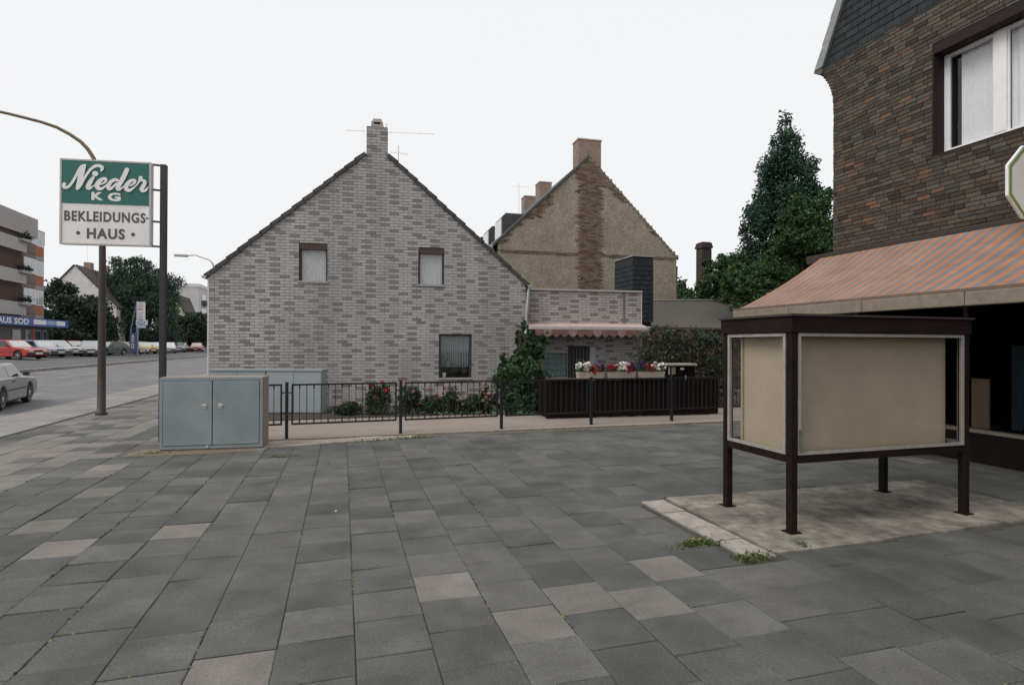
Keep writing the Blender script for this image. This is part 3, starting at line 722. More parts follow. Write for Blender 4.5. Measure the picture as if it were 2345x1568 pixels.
# ================================================================== DARK BRICK SHOP on the right
FU = 8.75
c0 = onp(1908, 400, uv(FU, 0), -U); VC = to_uv(c0)[1]
RA = A-math.pi/2                                        # local x runs along the facade towards the viewer, y into the building
shop = thing('corner_shop', 'dark clinker brick shop building with slate gable and white window', 'building', uv(FU, VC), RA)
def sp(x, y, off=0.0): q = L2(shop, onp(x, y, uv(FU-off, 0), -U)); return (q.x, q.z)
ZE = sp(1885, 158)[1]; ZB = 2.75; XL = 11.0
w0 = sp(2135, 362); w1 = sp(2135, 103); win = (w0[0], w0[0]+2.75, w0[1], w1[1])
M_ck = mat('clinker', (.1,.085,.07), .75, .25, 40, spec=.2, bump=.3, bscale=90,
           ramp=[(0,(.042,.032,.027)),(.22,(.08,.058,.044)),(.45,(.068,.064,.055)),(.68,(.105,.08,.06)),(.92,(.105,.098,.083)),(.96,(.135,.082,.055)),(1,(.18,.10,.06))])
M_ckm = mat('clinker_mortar', (.035,.03,.027), .95, .2, 30)
scv = [(0, ZB), (XL, ZB), (XL, ZE), (0, ZE)]
mb = MB()
for q in holed(scv, [win]): mb.prism(q, 0, .30)
mb.box(0.003, .3, .3005, 9, 0, ZE); mb.build('wall', M_ckm, shop)
offs = [random.random()*.25 for _ in range(80)]
cs = L2(shop, EYEV)
def skey(x, z):
    p = shop.matrix_basis @ Vector((x, 0, z)) if False else uv(FU, VC-x, z)
    px = CX+p.x/p.y*FPX if p.y > .5 else 9e9; py = 790-(z-EYE)/max(p.y, .5)*FPX
    ok = px < 2360 and -20 < py < 600
    return (p-EYEV).length+(0 if ok else 1000)
bricks(shop, scv, [win], .215, .067, .011, .010, [M_ck], lambda r, i: 0, 300, skey, rowoff=lambda r: offs[r % 80], jitter=.004)
# corbelled gable foot under the eaves: courses stepping out
cb = MB().box(-.02, -.001, .0, .3, ZE-.75, ZE).build('corbel', M_ckm, shop)
for k in range(9):
    z = ZE-.067*(9-k); x = -.03-.30*((k+1)/9)**1.7
    MB().box(x, -.0015, -.008, .32, z+.005, z+.063).build('brick', M_ck, cb)
# slate-hung gable above
vs = 0.84/.50                                             # verge slope
def vx(z): return -.27+(z-ZE)/2.15
TOPZ = ZE+4.2
MB().prism([(-.25, ZE+.001), (XL, ZE+.001), (XL, TOPZ), (vx(TOPZ)+.02, TOPZ)], .004, .3).build('gable', mat('slate_core2', (.02,.022,.024), .8, .1, 9), shop, fix=True)
gab = MB().box(-.2, XL, -.012, .003, ZE-.012, ZE+.02).build('gable_slates', M_slate, shop)
shh, sww = .135, .27; smesh = {}
for r in range(22):
    z = ZE+.02+r*shh; of = sww*.5*(r % 2)
    for i in range(-2, 26):
        a, b = max(i*sww+of, vx(z+shh*.5)+.05), i*sww+of+sww-.006
        if b-a < .05 or b > 6: continue
        k = round(b-a, 2)
        if k not in smesh:
            l_ = k; smesh[k] = MB(); smesh[k].raw([(0,-.016,0),(l_,-.016,0),(l_,-.004,shh*1.12),(0,-.004,shh*1.12),(0,.002,0),(l_,.002,0)], [(0,1,2,3),(0,4,5,1),(0,3,4),(1,5,2)]); smesh[k] = smesh[k].mesh('slate', M_slate)
        obj('slate', smesh[k], gab, (a, 0, z))
vt = MB(); M_vt = mat('verge_sheet', (.26,.27,.28), .5, .2, 8)
zz = ZE+.02; k = 0
while zz < TOPZ:
    z2 = zz+.40
    o = MB().prism([(vx(zz)-.12-.02, zz), (vx(zz)+.05, zz), (vx(z2)+.05, z2), (vx(z2)-.12+.0, z2)], -.06, .31).build('verge_tile', M_vt, shop, fix=True); zz = z2+.002
MB().prism([(-.42, ZE-.02), (-.30, ZE-.10), (-.22, ZE-.10), (-.22, ZE+.0), (-.40, ZE+.02)], -.05, 8).build('gutter', mat('gutter_dark', (.10,.09,.08), .6, .2, 9), shop, fix=True)
rfm = MB(); rfm.prism([(vx(ZE)-.05, ZE+.03), (vx(TOPZ)-.05, TOPZ), (vx(TOPZ)+.1, TOPZ), (vx(ZE)+.1, ZE+.03)], .315, 9); rfm.build('roof', M_slate, shop, fix=True)
# upstairs window: brown reveal, white frame, net curtain
x0, x1, z0, z1 = win; rec = .27
M_wf = mat('white_frame', (.84,.83,.82), .45, .05, 8)
wo = MB(); rv = MB(); M_rv = mat('reveal_brown', (.022,.012,.010), .6, .2, 12, spec=.2)
rv.box(x0, x0+.02, -.004, rec+.1, z0, z1); rv.box(x0+.02, x1, -.004, rec+.1, z1-.16, z1); rv.box(x1-.02, x1, -.004, rec+.1, z0, z1-.16); rv.box(x0+.02, x1-.02, -.004, rec-.08, z0, z0+.035)
wz1 = z1-.16; fx0 = x0+.02
wo.box(fx0, fx0+.06, rec-.06, rec+.02, z0+.036, wz1); wo.box(x1-.08, x1-.02, rec-.06, rec+.02, z0+.036, wz1); wo.box(fx0+.06, x1-.08, rec-.07, rec+.02, z0+.036, z0+.13)
mu = sp(2297, 300, -rec)[0]
wo.box(mu-.085, mu+.085, rec-.075, rec+.02, z0+.131, wz1-.002); wo.box(fx0+.061, x1-.081, rec-.06, rec+.02, wz1-.05, wz1-.0025)
wob = wo.build('window', M_wf, shop, bevel=.006); rv.build('reveal', M_rv, wob)
for a, b in ((fx0+.06, mu-.085), (mu+.085, x1-.08)):
    MB().box(a+.001, b-.001, rec-.022, rec-.016, z0+.131, wz1-.051).build('pane', M_glass, wob)
    for bb in ((a, a+.025, z0+.13, wz1-.05), (b-.025, b, z0+.13, wz1-.05)): MB().box(bb[0]+.001, bb[1]-.001, rec-.05, rec-.025, bb[2]+.001, bb[3]-.001).build('sash_bar', M_wf, wob)
    curtain(wob, a+(.13 if a < mu-.5 else 0), b, z0+.1, wz1, rec+.05, mat('net_curtain_white', (.84,.84,.87), .9, .04, 12, trans=.08), 14, .016)
MB().box(fx0, x1-.02, rec+.6, rec+.64, z0, z1).build('room', M_dark, wob)
mb = MB(); mb.box(fx0-.05, fx0-.01, rec+.11, rec+.6, z0, z1); mb.box(fx0, x1, rec+.11, rec+.6, z1+.01, z1+.05); mb.box(fx0, x1, rec+.11, rec+.6, z0-.05, z0-.01); mb.build('room', M_dark, wob)
q = sp(3225/1.4932 if False else 2160, 367); 
# ground floor: tiled base, bronze sill, big panes, black room behind
ZS = .45
sf = MB().box(.0, XL, -.02, .25, 0, ZS-.03).build('plinth', mat('plinth_tile', (.012,.008,.007), .6, .2, 20, spec=.15), shop)  # plinth, pier, fascia and room blackened to carry shade under the awning and indoors
MB().box(0, XL, -.045, .14, ZS-.029, ZS+.02).build('shop_sill', mat('bronze_sill', (.30,.25,.20), .45, .15, 20, metal=.5), shop)
MB().box(.0, .42, .0, .28, ZS+.021, ZB-.001).build('pier', mat('pier_dark', (.014,.009,.008), .7, .2, 20, spec=.15), shop)
MB().box(0, XL, -.01, .28, 2.42, ZB-.0015).build('fascia', mat('fascia_dark', (.012,.008,.007), .7, .2, 9, spec=.15), shop)
M_alu = mat('bronze_alu', (.055,.04,.033), .45, .15, 20, metal=.4)
for x in (.42, 2.3, 4.2, 6.1, 8.0):
    MB().box(x+.001, x+.06, .02, .1, ZS+.021, 2.419).build('mullion', M_alu, shop)
    MB().box(x+.061, x+1.82, .055, .063, ZS+.022, 2.418).build('shop_pane', M_glass_d, shop)
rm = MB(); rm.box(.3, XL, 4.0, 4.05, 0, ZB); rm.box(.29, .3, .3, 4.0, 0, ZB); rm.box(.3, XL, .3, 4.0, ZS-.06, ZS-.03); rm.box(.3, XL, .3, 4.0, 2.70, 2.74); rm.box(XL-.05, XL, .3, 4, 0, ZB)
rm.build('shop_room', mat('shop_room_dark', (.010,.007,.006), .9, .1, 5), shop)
pb0, pb1 = sp(2213, 978, -.5), sp(2264, 868, -.5)
pbo = thing('display_board', 'plain beige board standing inside the dark shop window', 'board', uv(FU+.5, VC-pb0[0], ZS-.03), RA)
MB().box(0, pb1[0]-pb0[0], 0, .03, 0, pb1[1]-ZS+.03).build('panel', mat('board_beige', (.72,.57,.44), .85, .08, 5), pbo, bevel=.004)
MB().box(.02, pb1[0]-pb0[0]-.02, .031, .30, 0, .03).build('foot', mat('board_foot', (.2,.15,.11), .8, .1, 8), pbo)
fcl = sp(2312, 992, -.6)
fab = thing('draped_cloth', 'dark blue cloth hung in a point in the shop window', 'cloth', uv(FU+.6, VC-fcl[0], ZS-.03), RA)
mb = MB(); n_ = 9
for i in range(n_):
    t0, t1 = i/n_, (i+1)/n_
    f = lambda t: Vector((.02+.75*t*.9, .03*math.sin(t*14), 1.25)); g_ = lambda t: Vector((.02+.12*t, .02*math.sin(t*14), .02))
    mb.face([g_(t0), g_(t1), f(t1), f(t0)])
mb.build('drape', mat('cloth_blue', (.10,.19,.28), .9, .2, 9), fab, smooth=True, fix=True)
MB().beam((-.1, 0, 1.26), (.85, 0, 1.26), .02, .02).build('rail', M_alu, fab)

# ------------------------------------------------------------------ striped awning over the pavement
AX0, AX1 = VC-8.60, VC-1.2                                # local x extent
q0 = sp(1895, 590); zb_ = q0[1]-.04; PROJ = 2.0; zf_ = 2.24
sa = thing('shop_awning', 'orange and grey striped shop awning with beige front bar', 'awning', uv(FU, VC), RA)
MB().box(AX0-.35, AX1, -.14, -.012, zb_-.05, zb_+.10).build('cassette', mat('cassette_brown', (.035,.022,.018), .6, .2, 12), sa, bevel=.01)
M_or1 = mat('canvas_orange', (.41,.198,.11), .9, .10, 9, trans=.15, var2=.17, scale2=1.8)
M_gr1 = mat('canvas_grey', (.19,.205,.225), .9, .10, 9, trans=.15, var2=.17, scale2=1.8)
x = AX0; k = 0; NP = 7
while x < AX1:
    wd = .105 if k % 2 == 0 else .075; mb = MB(); xe = min(x+wd, AX1)
    prof = [(-.13-(PROJ-.13)*t, zb_+.03+(zf_+.05-zb_-.03)*t-.10*math.sin(math.pi*t)*(.6+.1*math.sin(x*1.7))) for t in np.linspace(0, 1, NP)]
    for i in range(NP-1):
        (ya_, za_), (yb_, zb2) = prof[i], prof[i+1]; mb.face([(x, ya_, za_), (x, yb_, zb2), (xe, yb_, zb2), (xe, ya_, za_)])
    mb.build('canvas_stripe', M_or1 if k % 2 == 0 else M_gr1, sa, smooth=True, fix=True); x = xe; k += 1
M_bar = mat('front_bar', (.22,.185,.14), .6, .15, 12)
x = AX0-.04
while x < AX1:
    x2 = min(x+1.32, AX1); MB().box(x+.003, x2-.003, -PROJ-.06, -PROJ+.03, zf_-.13, zf_+.03).build('front_bar', M_bar, sa, bevel=.012); x = x2
MB().box(AX0-.04, AX1, -PROJ-.052, -PROJ+.02, zf_+.031, zf_+.07).build('bar_lip', mat('bar_lip', (.16,.11,.08), .6, .15, 12), sa)
for xx in (AX0+.9, AX0+4.2, AX0+6.4):
    mid = Vector((xx+.55, -1.05, (zb_+zf_)/2-.18)); MB().beam((xx, -.14, zb_-.02), mid, .05, .07).beam(mid, (xx+.05, -PROJ+.0, zf_-.02), .04, .06).build('folding_arm', M_alu, sa)

# ------------------------------------------------------------------ octagonal hanging sign
so_v = 5.0; ou = .455
ocn = onp(2297, 415, uv(0, so_v), -V); ou0 = to_uv(ocn)[0]
osg = thing('octagon_sign', 'white octagonal hanging sign with green border on the brick shop', 'sign', uv(ou0+ou, so_v, ocn.z), A)
def octo(r): return [(r/math.cos(math.pi/8)*math.cos(math.pi/8+k*math.pi/4), r/math.cos(math.pi/8)*math.sin(math.pi/8+k*math.pi/4)) for k in range(8)]
MB().prism(octo(ou), -.05, -.015).build('sign_box', mat('sign_white', (.84,.83,.82), .4, .04, 5), osg, fix=True, bevel=.008)
o1, o2 = octo(ou*.95), octo(ou*.86); mb = MB()
for k in range(8): mb.raw([(o1[k][0], -.053, o1[k][1]), (o1[(k+1) % 8][0], -.053, o1[(k+1) % 8][1]), (o2[(k+1) % 8][0], -.053, o2[(k+1) % 8][1]), (o2[k][0], -.053, o2[k][1])], [(0,1,2,3)])
mb.build('green_border', mat('border_green', (.20,.33,.07), .5, .08, 9), osg)
for dz in (-.2, .2): MB().beam((ou-.03, 0, dz), (FU-ou0-ou+.01, 0, dz), .04, .04).build('bracket', M_alu, osg)

# ================================================================== GLASS SHOWCASE on legs
su0, su1, sv0, sv1 = 3.80, 5.87, 4.11, 4.98
sc = thing('showcase', 'empty glazed display case on four brown legs with cream panels', 'showcase', uv(su0, sv0), A)
CW, CD = su1-su0, sv1-sv0
M_brn = mat('showcase_brown', (.015,.008,.0065), .65, .25, 20, var2=.25, scale2=3, spec=.15)
M_alf = mat('showcase_alu', (.38,.355,.33), .45, .15, 14, metal=.25)
M_crm = mat('cream_panel', (.44,.37,.275), .9, .05, 5, var2=.06, scale2=1.3)
for x in (0, CW):
    for y in (0, CD):
        MB().box(x-.034, x+.034, y-.034, y+.034, .0, .62).build('leg', M_brn, sc, bevel=.006)
        MB().box(x-.06, x+.06, y-.06, y+.06, .012, .02).build('foot_plate', M_brn, sc)
        MB().box(x-.034, x+.034, y-.034, y+.034, .6205, 1.769).build('corner_post', M_brn, sc, bevel=.006)
zb1, zt1 = .62, 1.77
for a in ((.039, CW-.039, -.03, .03), (.039, CW-.039, CD-.03, CD+.03), (-.03, .03, .039, CD-.039), (CW-.03, CW+.03, .039, CD-.039)):
    MB().box(a[0], a[1], a[2], a[3], zb1, zb1+.07).build('bottom_rail', M_brn, sc, bevel=.005)
hd = MB().box(-.05, CW+.04, -.05, CD+.05, zt1, 1.915).build('header', M_brn, sc, bevel=.006)
MB().box(-.07, CW+.055, -.07, CD+.07, 1.9155, 1.935).build('roof_sheet', mat('roof_sheet_dark', (.04,.03,.027), .6, .2, 9), sc)
MB().box(.03, CW-.03, .03, CD-.03, zb1+.02, zb1+.04).build('floor_board', mat('floor_board', (.2,.16,.12), .9, .2, 8), sc)
for yb in (.14, CD-.14):
    MB().box(.055, CW-.07, yb-.012, yb+.012, zb1+.072, zt1-.03).build('display_panel', M_crm, sc)
MB().box(.075, .095, .155, CD-.155, zb1+.072, zt1-.03).build('display_panel', M_crm, sc)
def alu_frame(nm, horiz, fixed, a0_, a1_, sgn):
    f = MB(); z0, z1, t = zb1+.072, zt1-.004, .028; lo, hi = sorted((fixed, fixed+sgn*.03))
    for b in ((a0_, a0_+t, z0, z1), (a1_-t, a1_, z0, z1), (a0_+t, a1_-t, z0, z0+t), (a0_+t, a1_-t, z1-t, z1)):
        if horiz: f.box(b[0], b[1], lo, hi, b[2], b[3])
        else: f.box(lo, hi, b[0], b[1], b[2], b[3])
    fo = f.build(nm, M_alf, sc); m_ = (lo+hi)/2
    g_ = MB()
    if horiz: g_.box(a0_+t, a1_-t, m_-.002, m_+.002, z0+t, z1-t)
    else: g_.box(m_-.002, m_+.002, a0_+t, a1_-t, z0+t, z1-t)
    g_.build('pane', glass('case_glass', (.97,.97,.96), .02), fo); return fo
alu_frame('front_door', True, -.005, .04, CW-.04, -1); alu_frame('side_door', False, -.005, .04, CD-.04, -1)
alu_frame('front_door', True, CD+.005, .04, CW-.04, 1); alu_frame('side_door', False, CW+.005, .04, CD-.04, 1)
MB().box(.043, .075, -.05, -.036, zb1+.10, zb1+.30).build('door_lock', mat('lock_steel', (.35,.33,.30), .35, .2, 20, metal=.7), sc)
MB().box(.005, .06, .045, .075, zb1+.07, zb1+.14).build('corner_clip', M_brn, sc)
# ================================================================== RAILING FENCE
f0, f1 = G(656, 1006), G(1353, 973); fd = (f1-f0); fA = math.atan2(fd.y, fd.x); FSP = fd.length/3
rail = thing('railing_fence', 'low dark steel railing in front of the tiled house garden', 'fence', f0, fA)
M_rail = mat('railing_paint', (.016,.018,.019), .55, .25, 25, spec=.3)
FH = .985
bar_me = MB().tube([(0,0,.28), (0,0,.93)], .0075, 6).mesh('bar', M_rail); bar_s = MB().tube([(0,0,.28), (0,0,.93)], .0055, 6).mesh('bar', M_rail)
spk = MB().lathe([(.011, .28), (.011, .33), (.004, .36)], seg=6).mesh('bar_collar', M_rail); spk2 = MB().lathe([(.004, .86), (.011, .885), (.011, .93)], seg=6).mesh('bar_collar', M_rail)
for k in range(0, 6):
    MB().box(k*FSP-.026, k*FSP+.026, -.03, .03, -.05, FH+.01).build('post', M_rail, rail, bevel=.004)
for k in range(-1, 5):
    xa, xb = (k*FSP+.075 if k >= 0 else -1.05), (k+1)*FSP-.075
    pn = MB(); pn.box(xa, xb, -.014, .014, FH-.055, FH-.025); pn.box(xa, xb, -.014, .014, .25, .28); pn.box(xa, xa+.028, -.0135, .0135, .281, FH-.056); pn.box(xb-.028, xb, -.0135, .0135, .281, FH-.056)
    for zz in (.45, .8):
        if k >= 0: pn.box(k*FSP+.031, xa-.001, -.01, .01, zz, zz+.02)
        pn.box(xb+.001, (k+1)*FSP-.031, -.01, .01, zz, zz+.02)
    po = pn.build('panel_frame', M_rail, rail); nb = 15 if k >= 0 else 8
    for i in range(1, nb):
        x = xa+.014+(xb-xa-.028)*i/nb
        obj('bar', bar_me if i % 2 == 0 else bar_s, po, (x, 0, 0))
        if i % 2: obj('bar_collar', spk, po, (x, 0, 0)); obj('bar_collar', spk2, po, (x, 0, 0))

# ================================================================== GREY CABINETS
cb0, cb1 = G(364.5, 1034), G(601, 1026); cd = cb1-cb0; cA_ = math.atan2(cd.y, cd.x); CWD = cd.length; CHT = 1.135
cab = thing('meter_cabinet', 'blue-grey two-door utility cabinet with concrete sides on the pavement', 'cabinet', cb0, cA_)
M_cg = mat('cabinet_grey', (.24,.282,.30), .55, .07, 40, var2=.13, scale2=2.2); M_cc = mat('cabinet_concrete', (.28,.225,.175), .95, .35, 90, bump=.5, bscale=140)
MB().box(0, CWD+.012, .031, .42, 0, CHT).build('concrete_body', M_cc, cab, bevel=.01)
fr = MB()
for b in ((0, .045, .03, CHT-.006), (CWD-.045, CWD, .03, CHT-.006), (.045, CWD-.045, CHT-.05, CHT-.006), (.045, CWD-.045, .03, .075)): fr.box(b[0], b[1], -.012, .0305, b[2], b[3])
fr.build('frame', M_cg, cab); MB().box(.01, CWD-.01, .0, .03, -.02, .0295).build('toe', MATS['dirt'], cab)
md = CWD*.505
MB().box(.045, CWD-.045, .012, .030, .075, CHT-.05).build('gap_shadow', mat('gap_shade_black', (.015,.015,.016), .9, 0), cab)  # black sheet that paints shade into the gaps round the doors
for a, b, hx_ in ((.052, md-.006, md-.115), (md+.006, CWD-.052, md+.115)):
    dd = MB().box(a, b, -.018, .010, .083, CHT-.058).build('door', M_cg, cab, bevel=.005)
    MB().lathe([(.040, -.026), (.040, -.0185)], (hx_, 0, .69), 16, axis='y').build('lock_plate', mat('lock_pale', (.55,.54,.50), .4, .1, 20), dd)
    MB().box(hx_-.043, hx_+.043, -.031, -.0265, .676, .684).build('lock_slot', mat('slot_dark', (.06,.055,.05), .6, 0), dd)
MB().box(md-.08, md-.05, -.035, -.0125, .045, .075).build('bolt', mat('lock_pale', (.55,.54,.50)), cab)
k0, k1 = G(478, 951), G(736, 951); kd = k1-k0; kA = math.atan2(kd.y, kd.x)
kb = thing('junction_cabinet', 'wide pale grey junction cabinet against the tiled gable wall', 'cabinet', k0, kA)
KW = kd.length; KH = P(605, 849, (k0.y+k1.y)/2).z; M_kg = mat('cabinet_pale', (.29,.33,.35), .55, .05, 30, var2=.06, scale2=1.5)
for i, (a, b) in enumerate(((0, .5), (.502, 1))):
    body = MB().box(a*KW, b*KW-.004, .02, .42, 0.05, KH).build('housing', M_kg, kb, bevel=.008)
    MB().box(a*KW-.01, b*KW+.006, -.015, .43, KH+.0, KH+.03).build('lid', M_kg, body)
    MB().box(a*KW+.01, b*KW-.014, .03, .4, 0, .049).build('plinth', mat('plinth_grey', (.2,.2,.2), .9, .1, 9), body)
    n = 2
    for j in range(n):
        w_ = (b-a)*KW-.02; dd = MB().box(a*KW+.01+w_*j/n+.003, a*KW+.006+w_*(j+1)/n-.003, .0, .019, .07, KH-.03).build('door', M_kg, body, bevel=.004)

# ================================================================== SHOP SIGN ON ITS POST
sgA = math.radians(8.4); sdir = Vector((math.cos(sgA), math.sin(sgA), 0)); sn = Vector((math.sin(sgA), -math.cos(sgA), 0))
pb = G(370, 1012); pb.z = 0
sgn = thing('shop_sign', 'tall post with green and white clothing shop sign reading Nieder KG', 'sign', pb, sgA)
s0 = Vector((pb.x, pb.y, 0))+sn*.10
def sg(x, y): q = L2(sgn, onp(x, y, s0, sn)); return (q.x, q.z)
def sgo(x, y): return sg(x*.66972, y*.66979)              # from full-size photo pixels
YF = L2(sgn, s0).y
ztop = L2(sgn, onp(372, 378, pb, sn)).z
MB().box(-.036, .052, -.045, .045, -.05, ztop).build('post', mat('post_paint', (.022,.023,.026), .55, .2, 20, var2=.2, scale2=2), sgn, bevel=.006)
TL, TR, BL, BR = sgo(206, 539), sgo(516, 560), sgo(205, 834), sgo(516, 843)
sx0, sx1, sz0, sz1 = (TL[0]+BL[0])/2, (TR[0]+BR[0])/2, (BL[1]+BR[1])/2, (TL[1]+TR[1])/2
M_sw = mat('sign_face_white', (.80,.77,.755), .5, .05, 6, var2=.07, scale2=2); M_sg = mat('sign_green', (.012,.125,.105), .45, .12, 60); M_sx = mat('sign_text_grey', (.10,.085,.08), .6, .1, 30); M_st = mat('sign_text_white', (.82,.79,.78), .5, .05, 20)
sbx = MB().box(sx0, sx1, YF, YF+.10, sz0, sz1).build('sign_box', M_sw, sgn, bevel=.012)
rim = MB(); t = .022
for b in ((sx0, sx0+t, sz0, sz1), (sx1-t, sx1, sz0, sz1), (sx0+t, sx1-t, sz0, sz0+t), (sx0+t, sx1-t, sz1-t, sz1)): rim.box(b[0]-.003, b[1]+.003, YF-.012, YF-.0005, b[2]-.002, b[3]+.002)
rim.build('rim', mat('rim_grey', (.5,.47,.45), .5, .1, 20), sgn)
g1, g2, g3 = sgo(214, 548.5), sgo(511, 561), sgo(213, 693); g4 = sgo(509, 704.5)
gx0, gx1, gz0, gz1 = sx0+t+.004, sx1-t-.004, (g3[1]+g4[1])/2, sz1-t-.004
MB().box(gx0, gx1, YF-.008, YF-.0005, gz0, gz1).build('green_panel', M_sg, sgn)
def mapz(x, y):                                            # traced lettering: zoomed photo -> sign face, squared to the panel
    u = (x-95)/2045.0; yt = 125+.044*(x-95); yb = 1125+.039*(x-95); v = (y-yt)/(yb-yt)
    return (gx0+(gx1-gx0)*u, gz1-(gz1-gz0)*v)
zs = (gx1-gx0)/2045.0
def stroke(mb, pts, y0, y1):
    P_ = []
    pts = [(*mapz(x, y), r*zs) for x, y, r in pts]
    for i in range(len(pts)-1):                            # catmull-rom resample
        p0, p1, p2, p3 = pts[max(i-1, 0)], pts[i], pts[i+1], pts[min(i+2, len(pts)-1)]
        for k in range(6):
            t_ = k/6; P_.append(tuple(.5*((2*p1[j])+(-p0[j]+p2[j])*t_+(2*p0[j]-5*p1[j]+4*p2[j]-p3[j])*t_*t_+(-p0[j]+3*p1[j]-3*p2[j]+p3[j])*t_**3) for j in range(3)))
    P_.append(pts[-1]); Lf, Rt = [], []
    for i, p in enumerate(P_):
        a, b = P_[max(i-1, 0)], P_[min(i+1, len(P_)-1)]; dx, dz = b[0]-a[0], b[1]-a[1]; l = math.hypot(dx, dz) or 1; nx_, nz_ = -dz/l*p[2], dx/l*p[2]
        Lf.append((p[0]+nx_, p[1]+nz_)); Rt.append((p[0]-nx_, p[1]-nz_))
    for i in range(len(P_)-1):
        q = [Lf[i], Rt[i], Rt[i+1], Lf[i+1]]
        mb.raw([(a, y1, b) for a, b in q]+[(a, y0, b) for a, b in q], [(0,1,2,3), (0,4,5,1), (2,6,7,3)])
    for p in (P_[0], P_[-1]): disc(mb, p[0], p[1], p[2], y0, y1-.0002)
def disc(mb, x, z, r, y0, y1, n=14):
    mb.prism([(x+r*math.cos(2*math.pi*k/n), z+r*math.sin(2*math.pi*k/n)) for k in range(n)], y1, y0)
LET = [('N', [[(165,690,40),(150,740,42),(190,775,40),(260,755,34),(330,680,31),(400,560,31),(470,430,36),(530,330,42),(590,268,38),(645,248,18)],
              [(620,262,42),(580,380,60),(540,520,62),(510,660,58),(480,770,50),(468,800,38)],
              [(480,800,28),(540,720,34),(620,570,31),(700,440,31),(790,330,34),(890,268,38),(980,268,40),(1040,305,40),(1030,360,32),(1010,388,16)]], None),
       ('i', [[(832,540,34),(780,620,48),(730,710,52),(705,775,46),(740,798,36),(820,755,18),(880,700,12)]], (875,450,70)),
       ('e', [[(1000,700,20),(1080,668,25),(1132,618,30),(1115,572,33),(1050,575,40),(970,635,50),(925,710,54),(935,780,50),(1000,808,42),(1080,772,26),(1160,705,16)]], None),
       ('d', [[(1395,605,36),(1335,592,40),(1250,640,45),(1192,720,50),(1185,785,48),(1230,808,38),(1300,755,28),(1375,680,26)],
              [(1620,355,52),(1570,470,55),(1500,610,55),(1432,720,52),(1402,795,48),(1440,822,36),(1520,775,20),(1580,725,14)]], None),
       ('e', [[(1705,735,20),(1770,692,25),(1815,645,30),(1795,605,33),(1720,615,40),(1645,680,50),(1602,760,54),(1620,828,48),(1690,842,38),(1790,775,20),(1875,690,16)]], None),
       ('r', [[(1865,705,16),(1915,625,26),(1945,548,48)], [(1945,600,32),(2020,618,38),(2048,660,42),(2012,740,50),(1975,808,50),(1992,855,42),(2058,850,32),(2108,795,20),(2122,775,14)]], None)]
for i, (ch, sts, dt) in enumerate(LET):
    mb = MB()
    for j, s_ in enumerate(sts): stroke(mb, s_, YF-.0078, YF-.020-.0007*j-.0003*i)
    if dt: p = mapz(dt[0], dt[1]); disc(mb, p[0], p[1], dt[2]*zs, YF-.0078, YF-.020)
    o = mb.build('script_letter', M_st, sgn)
def text(s_, x0, x1, z0, z1, m, parent, y, name='lettering', off=.0, ext=.004, shear=0.0, space=1.0):
    cu = bpy.data.curves.new('t', 'FONT'); cu.body = s_; cu.offset = off; cu.resolution_u = 3; cu.shear = shear; cu.space_character = space
    tmp = bpy.data.objects.new('t', cu); COL.objects.link(tmp); bpy.context.view_layer.update()
    me = bpy.data.meshes.new_from_object(tmp.evaluated_get(bpy.context.evaluated_depsgraph_get())); bpy.data.objects.remove(tmp); bpy.data.curves.remove(cu)
    n = len(me.vertices); co = np.empty(n*3); me.vertices.foreach_get('co', co); co = co.reshape(-1, 3)
    mn, mx = co.min(0), co.max(0); q = np.empty_like(co)
    q[:, 0] = x0+(co[:, 0]-mn[0])/(mx[0]-mn[0])*(x1-x0); q[:, 1] = y; q[:, 2] = z0+(co[:, 1]-mn[1])/(mx[1]-mn[1])*(z1-z0)
    me.vertices.foreach_set('co', q.ravel()); me.materials.clear(); me.materials.append(m); me.name = name; me.update()
    return obj(name, me, parent)
a, b = mapz(785, 1068), mapz(1065, 888); text('K', a[0], b[0], a[1], b[1], M_st, sgn, YF-.012, 'letter', .045)
a, b = mapz(1165, 1092), mapz(1468, 902); text('G', a[0], b[0], a[1], b[1], M_st, sgn, YF-.012, 'letter', .045)
def box_o(x0, y0, x1, y1): a, b = sgo(x0, y1), sgo(x1, y0); return a[0], b[0], a[1], b[1]
def txt_line(s_, x0, x1, yl0, yl1, slope=.03, **kw):
    a = sgo(x0, (yl0+yl1)/2); b = sgo(x1, (yl0+yl1)/2); h = sgo(x0, yl0)[1]-sgo(x0, yl1)[1]; zc = (a[1]+b[1])/2
    text(s_, a[0], b[0], zc-h/2, zc+h/2, M_sx, sgn, YF-.0025, **kw)
txt_line('BEKLEIDUNGS', 219.5, 498, 724, 760, off=.036, space=1.13); a = sgo(504, 744)
mb = MB(); disc(mb, a[0]-.006, sgo(360, 742)[1], .018, YF-.0005, YF-.0025); mb.build('letter_dot', M_sx, sgn)
txt_line('HAUS', 297, 427, 781, 818, off=.04, space=1.15)
for xx in (267, 455): mb = MB(); disc(mb, sgo(xx, 800)[0], sgo(360, 799)[1], .032, YF-.0005, YF-.0025); mb.build('letter_dot', M_sx, sgn)
for yy in (560, 646, 755, 840):
    z = sgo(530, yy)[1]; MB().beam((sx1-.02, YF+.06, z), (-.039, 0, z), .028, .03).build('bracket', mat('bracket_brown', (.14,.10,.07), .6, .2, 12), sgn)

